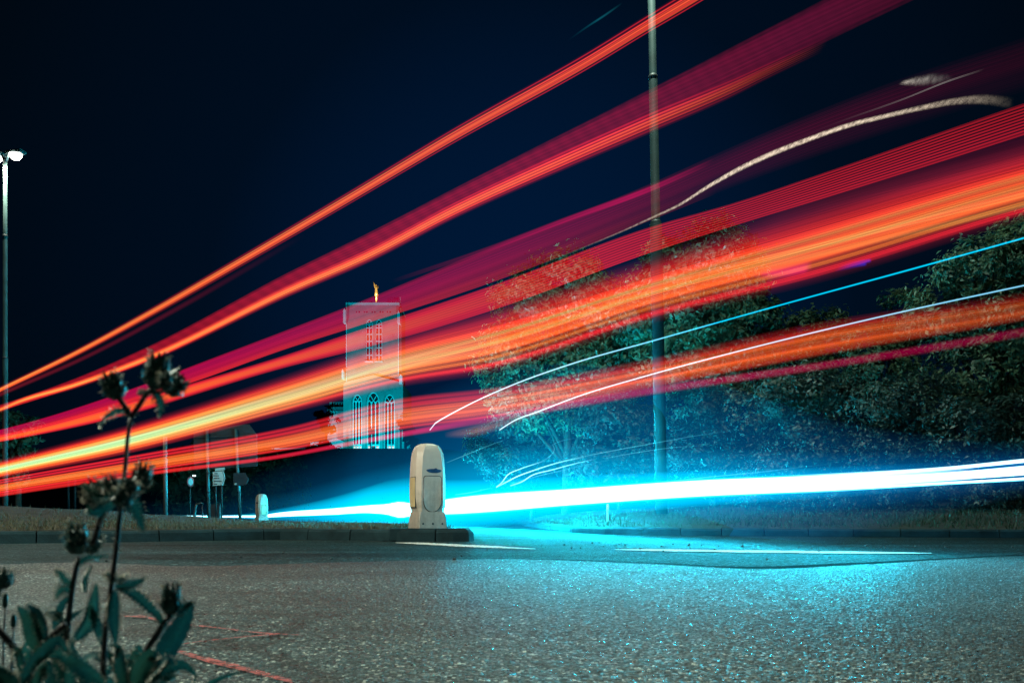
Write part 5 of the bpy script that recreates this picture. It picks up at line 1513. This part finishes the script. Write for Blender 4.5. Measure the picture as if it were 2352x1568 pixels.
glow_tube("outer_glow", gx, [0, 0, -4, -14, -24, -36, -40, -30, 0, 0, 0], (BX, [75, 95, 125, 170, 195, 230, 270, 250, 150, 70, 64]), glow_mat("outer glow", [(0, (0, .0, .0)), (.15, (0, .002, .006)), (.27, (0, .03, .08)), (.36, (0, .085, .22)), (.5, (0, .10, .25)), (.7, (0, .05, .15)), (1, (0, .004, .02))], 2.5, 1.0))

# ------------------------------------------------------------------ weeds close to the camera
WY = 0.46
def wp(x, y, dy=0.0):
    return at(x, y, WY + dy)
K = WY / FPX
def curve_pts(pts, n):
    L = [0.0]
    for a, b in zip(pts, pts[1:]): L.append(L[-1] + (Vector(b) - Vector(a)).length + 1e-9)
    s = np.linspace(0, L[-1], n)
    return [Vector((pchip(L, [p[0] for p in pts], [t_])[0], pchip(L, [p[1] for p in pts], [t_])[0], pchip(L, [p[2] for p in pts], [t_])[0])) for t_ in s]
def spines(acc, pts, rad, cnt, ln, rnd):
    n = len(pts)
    for _ in range(cnt):
        i = rnd.randrange(n - 1); f = rnd.random()
        p = Vector(pts[i]).lerp(Vector(pts[i + 1]), f); t_ = (Vector(pts[i + 1]) - Vector(pts[i])).normalized()
        a = t_.orthogonal().normalized(); b = t_.cross(a); an = rnd.uniform(0, 6.283)
        d = (a * math.cos(an) + b * math.sin(an) + t_ * rnd.uniform(-.2, .5)).normalized()
        r_ = rad[i] if hasattr(rad, '__len__') else rad
        l = ln * rnd.uniform(.6, 1.6)
        Vv, Ff, _ = tube_arrays([p + d * r_ * .8, p + d * (r_ + l)], [ln * .16, ln * .03], 4); acc.add(Vv, Ff)
def stem(plant, pts, r0, r1, seed, n=24, sp=40):
    O = Vector(plant.location); P = curve_pts([Vector(p) - O for p in pts], n)
    rad = [r0 + (r1 - r0) * i / (n - 1) for i in range(n)]
    s = tube("stem", P, rad, M['weed_stem'], plant, 8)
    acc = Acc(); spines(acc, P, rad, sp, 7 * K, random.Random(seed)); acc.build("bristles", M['weed_spine'], s)
def leaf(plant, pts, width, seed, tint=None, serr=0.48, up=None, nsp=10):
    rnd = random.Random(seed); O = Vector(plant.location)
    n = 26; P = curve_pts([Vector(p) - O for p in pts], n)
    V, F, T = [], [], []; acc = Acc()
    tw = rnd.uniform(-.5, .5)
    tn = rnd.uniform(0, 1) if tint is None else tint
    for i, p in enumerate(P):
        f = i / (n - 1); t_ = (P[min(i + 1, n - 1)] - P[max(i - 1, 0)]).normalized()
        view = Vector((0, -1, 0.25)) if up is None else Vector(up)
        side = t_.cross(view)
        if side.length < 1e-3: side = t_.orthogonal()
        side.normalize(); nr = side.cross(t_).normalized()
        side = (side * math.cos(tw) + nr * math.sin(tw)).normalized(); nr = side.cross(t_).normalized()
        prof = max(0.0, math.sin(math.pi * min(1, f ** 0.8 * 0.98 + .02))) ** 0.75
        w_ = width * 0.72 * K * 0.5 * prof + 0.0004 * (1 - f)
        js = 1 + serr * (1 if i % 2 else -1) * rnd.uniform(.4, 1.4)
        jt = 1 + serr * (1 if i % 2 else -1) * rnd.uniform(.4, 1.4)
        fold = 0.35 + .1 * math.sin(5 * f)
        wave = math.sin(f * 11 + seed) * .12
        V += [p + side * w_ * js + nr * w_ * (fold + wave), p + side * w_ * .5 + nr * w_ * fold * .35, p, p - side * w_ * .5 + nr * w_ * fold * .35, p - side * w_ * jt + nr * w_ * (fold - wave)]
        T += [min(1, max(0, tn + rnd.uniform(-.12, .12))), tn, min(1, tn + .35), tn, min(1, max(0, tn + rnd.uniform(-.12, .12)))]
        if rnd.random() < nsp / 13:
            for q_, s in ((V[-5], 1), (V[-1], -1)):
                d = (side * s + t_ * rnd.uniform(0, .6) + nr * rnd.uniform(-.2, .6)).normalized(); l = rnd.uniform(4, 9) * K
                Vv, Ff, _ = tube_arrays([q_, q_ + d * l], [1.7 * K, .4 * K], 4); acc.add(Vv, Ff)
    for i in range(n - 1):
        for k in range(4):
            F.append((i * 5 + k, (i + 1) * 5 + k, (i + 1) * 5 + k + 1, i * 5 + k + 1))
    o = mesh_np("leaf", V, F, M['weed_leaf'], plant, True, {'tint': T})
    if acc.V: acc.build("bristles", M['weed_spine'], o)
    return o
def head(plant, x, y, wpx, hpx, tilt, seed, dy=0.0):
    """bristly flower head, centre at x, y"""
    rnd = random.Random(seed); O = Vector(plant.location)
    c = wp(x, y, dy) - O; a = R(tilt); ax = Vector((math.sin(a), rnd.uniform(-.2, .1), math.cos(a))).normalized()
    h = hpx * K; r_ = wpx * K * .5; base = c - ax * h * .5
    acc = Acc(); lathe(acc, base, [(r_ * .22, 0), (r_ * .72, h * .10), (r_ * .88, h * .28), (r_ * .74, h * .52), (r_ * .62, h * .70), (r_ * .45, h * .74)], 14, ax)
    hd_ = acc.build("flower_head", M['weed_bract'], plant, True)
    ba = Acc(); sp = Acc()
    o1 = ax.orthogonal().normalized(); o2 = ax.cross(o1)
    for row, (z0, z1, ro, cnt) in enumerate(((.02, .55, .95, 7), (.15, .95, .80, 9), (.3, 1.05, .62, 7))):
        for k in range(cnt):
            an = 6.283 * (k + rnd.uniform(-.25, .25)) / cnt + row
            d = o1 * math.cos(an) + o2 * math.sin(an); sd = ax.cross(d).normalized()
            f0 = base + ax * h * z0 + d * r_ * .55; f1 = base + ax * h * (z0 + z1) / 2 + d * r_ * (ro + .12); f2 = base + ax * h * (z1 * rnd.uniform(.88, 1.08)) + d * r_ * (ro * rnd.uniform(.75, 1.35))
            w_ = r_ * (.36 if row == 0 else .26)
            V = [f0 - sd * w_ * .6, f0 + sd * w_ * .6, f1 + sd * w_, f1 - sd * w_, f1 + d * r_ * .1, f2]
            ba.add(V, [(0, 1, 4), (1, 2, 4), (3, 0, 4), (2, 5, 4), (5, 3, 4)])
            for _q in range(3):
                g = rnd.uniform(.15, 1); q_ = f1.lerp(f2, g) if rnd.random() < .6 else f0.lerp(f1, g)
                q_ = q_ + sd * w_ * rnd.uniform(-.8, .8)
                dd = (d + ax * rnd.uniform(-.2, .8) + sd * rnd.uniform(-.6, .6)).normalized(); l = rnd.uniform(5, 11) * K
                Vv, Ff, _ = tube_arrays([q_, q_ + dd * l], [1.7 * K, .4 * K], 4); sp.add(Vv, Ff)
    ba.build("bracts", M['weed_bract'], hd_)
    sp.build("bristles", M['weed_spine'], hd_)

WG = "bristly weeds at the lower left"
w1 = tag(empty("weed_plant", (wp(235, 1560).x, WY, 0.0)), "tallest bristly weed, three spiny heads rising over the light trails", "weed", WG)
stem(w1, [wp(225, 2000), wp(236, 1560), wp(242, 1450), wp(262, 1300), wp(276, 1180), wp(288, 1070), wp(296, 985), wp(302, 955)], 8.5 * K, 4.5 * K, 1, 40, 110)
stem(w1, [wp(302, 957), wp(288, 935), wp(272, 912)], 6 * K, 6 * K, 2, 10, 18)
stem(w1, [wp(302, 957), wp(318, 934), wp(334, 908), wp(348, 893)], 6.5 * K, 5 * K, 3, 12, 24)
stem(w1, [wp(340, 902), wp(365, 900), wp(380, 896)], 3 * K, 3 * K, 4, 8, 10)
head(w1, 259, 884, 48, 68, -18, 5); head(w1, 362, 852, 58, 84, 2, 6); head(w1, 402, 880, 54, 62, 42, 7, .01); head(w1, 380, 875, 30, 40, 10, 71, -.01)
leaf(w1, [wp(306, 952), wp(280, 946), wp(255, 954), wp(238, 966), wp(230, 984)], 26, 8, .7)
leaf(w1, [wp(347, 898), wp(362, 906), wp(370, 926), wp(366, 960)], 22, 9, .6)
leaf(w1, [wp(345, 900), wp(330, 902), wp(318, 900)], 8, 10, .3)
# whorl half way up
for k, (x, y, wd, hp, tl) in enumerate(((222, 1126, 46, 56, -38), (256, 1114, 40, 54, -10), (296, 1122, 40, 52, 12), (326, 1092, 44, 66, 10), (238, 1150, 44, 40, -50), (282, 1140, 44, 44, 20), (206, 1140, 30, 36, -60))):
    head(w1, x, y, wd, hp, tl, 20 + k, random.uniform(-.015, .015))
leaf(w1, [wp(270, 1150), wp(300, 1150), wp(318, 1180), wp(330, 1222)], 34, 30, .4)
leaf(w1, [wp(262, 1140), wp(225, 1140), wp(200, 1122), wp(184, 1108)], 26, 31, .8)
leaf(w1, [wp(300, 1130), wp(330, 1112), wp(350, 1104)], 16, 32, .9)
leaf(w1, [wp(268, 1150), wp(240, 1170), wp(214, 1176), wp(196, 1150)], 28, 33, .5)
stem(w1, [wp(215, 1250, .02), wp(228, 1200, .02), wp(246, 1155, .01)], 7 * K, 7 * K, 34, 12, 20)
# mid leaves and the right hand side shoot
leaf(w1, [wp(264, 1345), wp(290, 1345), wp(318, 1336), wp(338, 1326)], 26, 35, .3)
leaf(w1, [wp(266, 1338), wp(258, 1322), wp(246, 1318), wp(238, 1322)], 18, 36, .3)
leaf(w1, [wp(272, 1335), wp(288, 1326), wp(296, 1316)], 14, 361, .4)
leaf(w1, [wp(265, 1355), wp(262, 1400), wp(264, 1450), wp(266, 1482)], 32, 37, .25, .05)
leaf(w1, [wp(276, 1352), wp(305, 1362), wp(345, 1395), wp(368, 1420), wp(378, 1450)], 28, 38, .35, .3)
w1b = tag(empty("weed_plant", (wp(345, 1560).x, WY, 0.0)), "weed shoot with one upright spiny head and a broad arching leaf, rightmost of the clump", "weed", WG)
stem(w1b, [wp(300, 2000), wp(318, 1560), wp(332, 1500), wp(368, 1446), wp(396, 1404)], 8 * K, 7 * K, 39, 20, 40)
head(w1b, 392, 1372, 42, 76, 4, 40)
leaf(w1b, [wp(392, 1412), wp(412, 1396), wp(432, 1388), wp(442, 1382)], 28, 41, .3)
leaf(w1b, [wp(441, 1380), wp(424, 1425), wp(392, 1480), wp(352, 1545), wp(310, 1620)], 66, 42, .2, .08)
leaf(w1b, [wp(398, 1404), wp(388, 1420), wp(372, 1440), wp(362, 1468)], 26, 43, .3)
leaf(w1b, [wp(322, 1530), wp(350, 1548), wp(390, 1556), wp(410, 1552)], 20, 44, .6)
leaf(w1b, [wp(330, 1600), wp(370, 1570), wp(398, 1540), wp(404, 1530)], 22, 45, .3)
w2 = tag(empty("weed_plant", (wp(150, 1560).x, WY, 0.0)), "shorter bristly weed with a tulip shaped head left of the tall stem", "weed", WG)
stem(w2, [wp(140, 2000, .02), wp(150, 1560, .02), wp(158, 1420, .02), wp(170, 1330, .02), wp(180, 1280, .02)], 9 * K, 6 * K, 50, 26, 60)
head(w2, 176, 1235, 50, 78, 2, 51, .02); head(w2, 214, 1248, 36, 52, 28, 52, .03)
leaf(w2, [wp(168, 1345, .02), wp(150, 1330, .02), wp(138, 1316, .02), wp(124, 1310, .02)], 22, 53, .8)
leaf(w2, [wp(166, 1360, .02), wp(148, 1350, .02), wp(134, 1362, .02), wp(130, 1376, .02)], 24, 54, .3)
leaf(w2, [wp(176, 1300, .02), wp(200, 1280, .02), wp(226, 1278, .02), wp(246, 1276, .02)], 12, 55, .9)
leaf(w2, [wp(196, 1360, .02), wp(200, 1330, .02), wp(210, 1300, .02)], 22, 56, .4)
leaf(w2, [wp(170, 1470, .02), wp(205, 1430, .02), wp(216, 1380, .02), wp(222, 1338, .02)], 40, 57, .25, .12)
leaf(w2, [wp(160, 1480, .02), wp(140, 1440, .02), wp(142, 1395, .02), wp(166, 1362, .02)], 40, 58, .2, .12)
leaf(w2, [wp(206, 1390, .02), wp(226, 1430, .02), wp(238, 1470, .02), wp(244, 1520, .02)], 34, 59, .2, .12)
leaf(w2, [wp(140, 1420, .02), wp(124, 1408, .02), wp(106, 1406, .02)], 14, 60, .3)
leaf(w2, [wp(150, 1600, .02), wp(140, 1500, .02), wp(150, 1430, .02), wp(190, 1400, .02)], 46, 61, .2, .1)
w3 = tag(empty("weed_plant", (wp(60, 1600).x, WY, 0.0)), "leafy weed with a wide curling leaf at the lower left corner", "weed", WG)
stem(w3, [wp(80, 2000), wp(66, 1600), wp(50, 1520), wp(20, 1470), wp(-20, 1430)], 11 * K, 8 * K, 62, 20, 40)
stem(w3, [wp(64, 1590), wp(85, 1510), wp(120, 1460), wp(150, 1432)], 9 * K, 7 * K, 63, 16, 40)
leaf(w3, [wp(92, 1500), wp(78, 1450), wp(60, 1412), wp(40, 1392)], 52, 64, .75, .1)
leaf(w3, [wp(100, 1478), wp(98, 1440), wp(84, 1405), wp(62, 1388)], 34, 65, .15, .12)
head(w3, 4, 1326, 44, 52, 10, 66)
stem(w3, [wp(-30, 1440), wp(-10, 1380), wp(2, 1350)], 4 * K, 4 * K, 67, 10, 14)
rnd = random.Random(5)
for k in range(60):
    pl = (w1, w1b, w2, w3)[k % 4]
    x0 = {0: 235, 1: 320, 2: 150, 3: 70}[k % 4] + rnd.uniform(-20, 20); y0 = rnd.uniform(1560, 1720)
    an = rnd.uniform(-75, 75); L_ = rnd.uniform(90, 190); d_ = rnd.uniform(-.03, .05)
    x1 = x0 + math.sin(R(an)) * L_; y1 = max(1440 + abs(x1 - 180) * .35, y0 - math.cos(R(an)) * L_)
    leaf(pl, [wp(x0, y0, d_), wp((x0 + x1) / 2 + rnd.uniform(-10, 10), (y0 + y1) / 2 - 12, d_), wp(x1, y1, d_), wp(x1 + math.sin(R(an)) * 30, y1 + rnd.uniform(-10, 30), d_)], rnd.uniform(28, 56), 100 + k, rnd.uniform(.05, .6), .14)
# plantain seed heads and low grass beside the weeds
PG = "plantain seed heads at the left edge"
for x, y, h_, l in ((12, 1378, 30, "plantain seed head, taller of two at the left edge"), (31, 1425, 26, "plantain seed head, shorter of two at the left edge")):
    Yp = 0.62; b_ = at(x - 8, 1600, Yp)
    pr = tag(empty("plantain", (b_.x, Yp, 0)), l, "plantain", PG); O = Vector(pr.location)
    tube("stem", [Vector((0, 0, 0)), at(x - 4, y + 90, Yp) - O, at(x, y + h_ * .5, Yp) - O], 0.0007, M['weed_stem'], pr, 6)
    acc = Acc(); kk = Yp / FPX; lathe(acc, at(x, y, Yp) - O, [(1.5 * kk, -h_ * .6 * kk), (5.5 * kk, -h_ * .4 * kk), (6 * kk, 0), (5 * kk, h_ * .4 * kk), (1.5 * kk, h_ * .6 * kk)], 10, (.05, 0, 1)); acc.build("seed_head", M['weed_bract'], pr, True)
leafP = tag(empty("weed_sprig", (at(470, 1600, .6).x, .6, 0)), "small sprig with two narrow leaves low at the bottom edge", "weed")
leaf(leafP, [at(440, 1640, .6), at(480, 1572, .6), at(520, 1552, .6), at(556, 1542, .6)], 22, 301, .4, .05)
leaf(leafP, [at(440, 1640, .6), at(446, 1580, .6), at(448, 1545, .6), at(444, 1530, .6)], 16, 302, .2, .05)
P = [(random.uniform(-.62, -.27), random.uniform(.52, .95), 0.004) for _ in range(1600)]
blades("grass", P, 0.075, 0.0012, 'verge_grass', "tuft of thin grass behind the weeds at the lower left", 0.35)
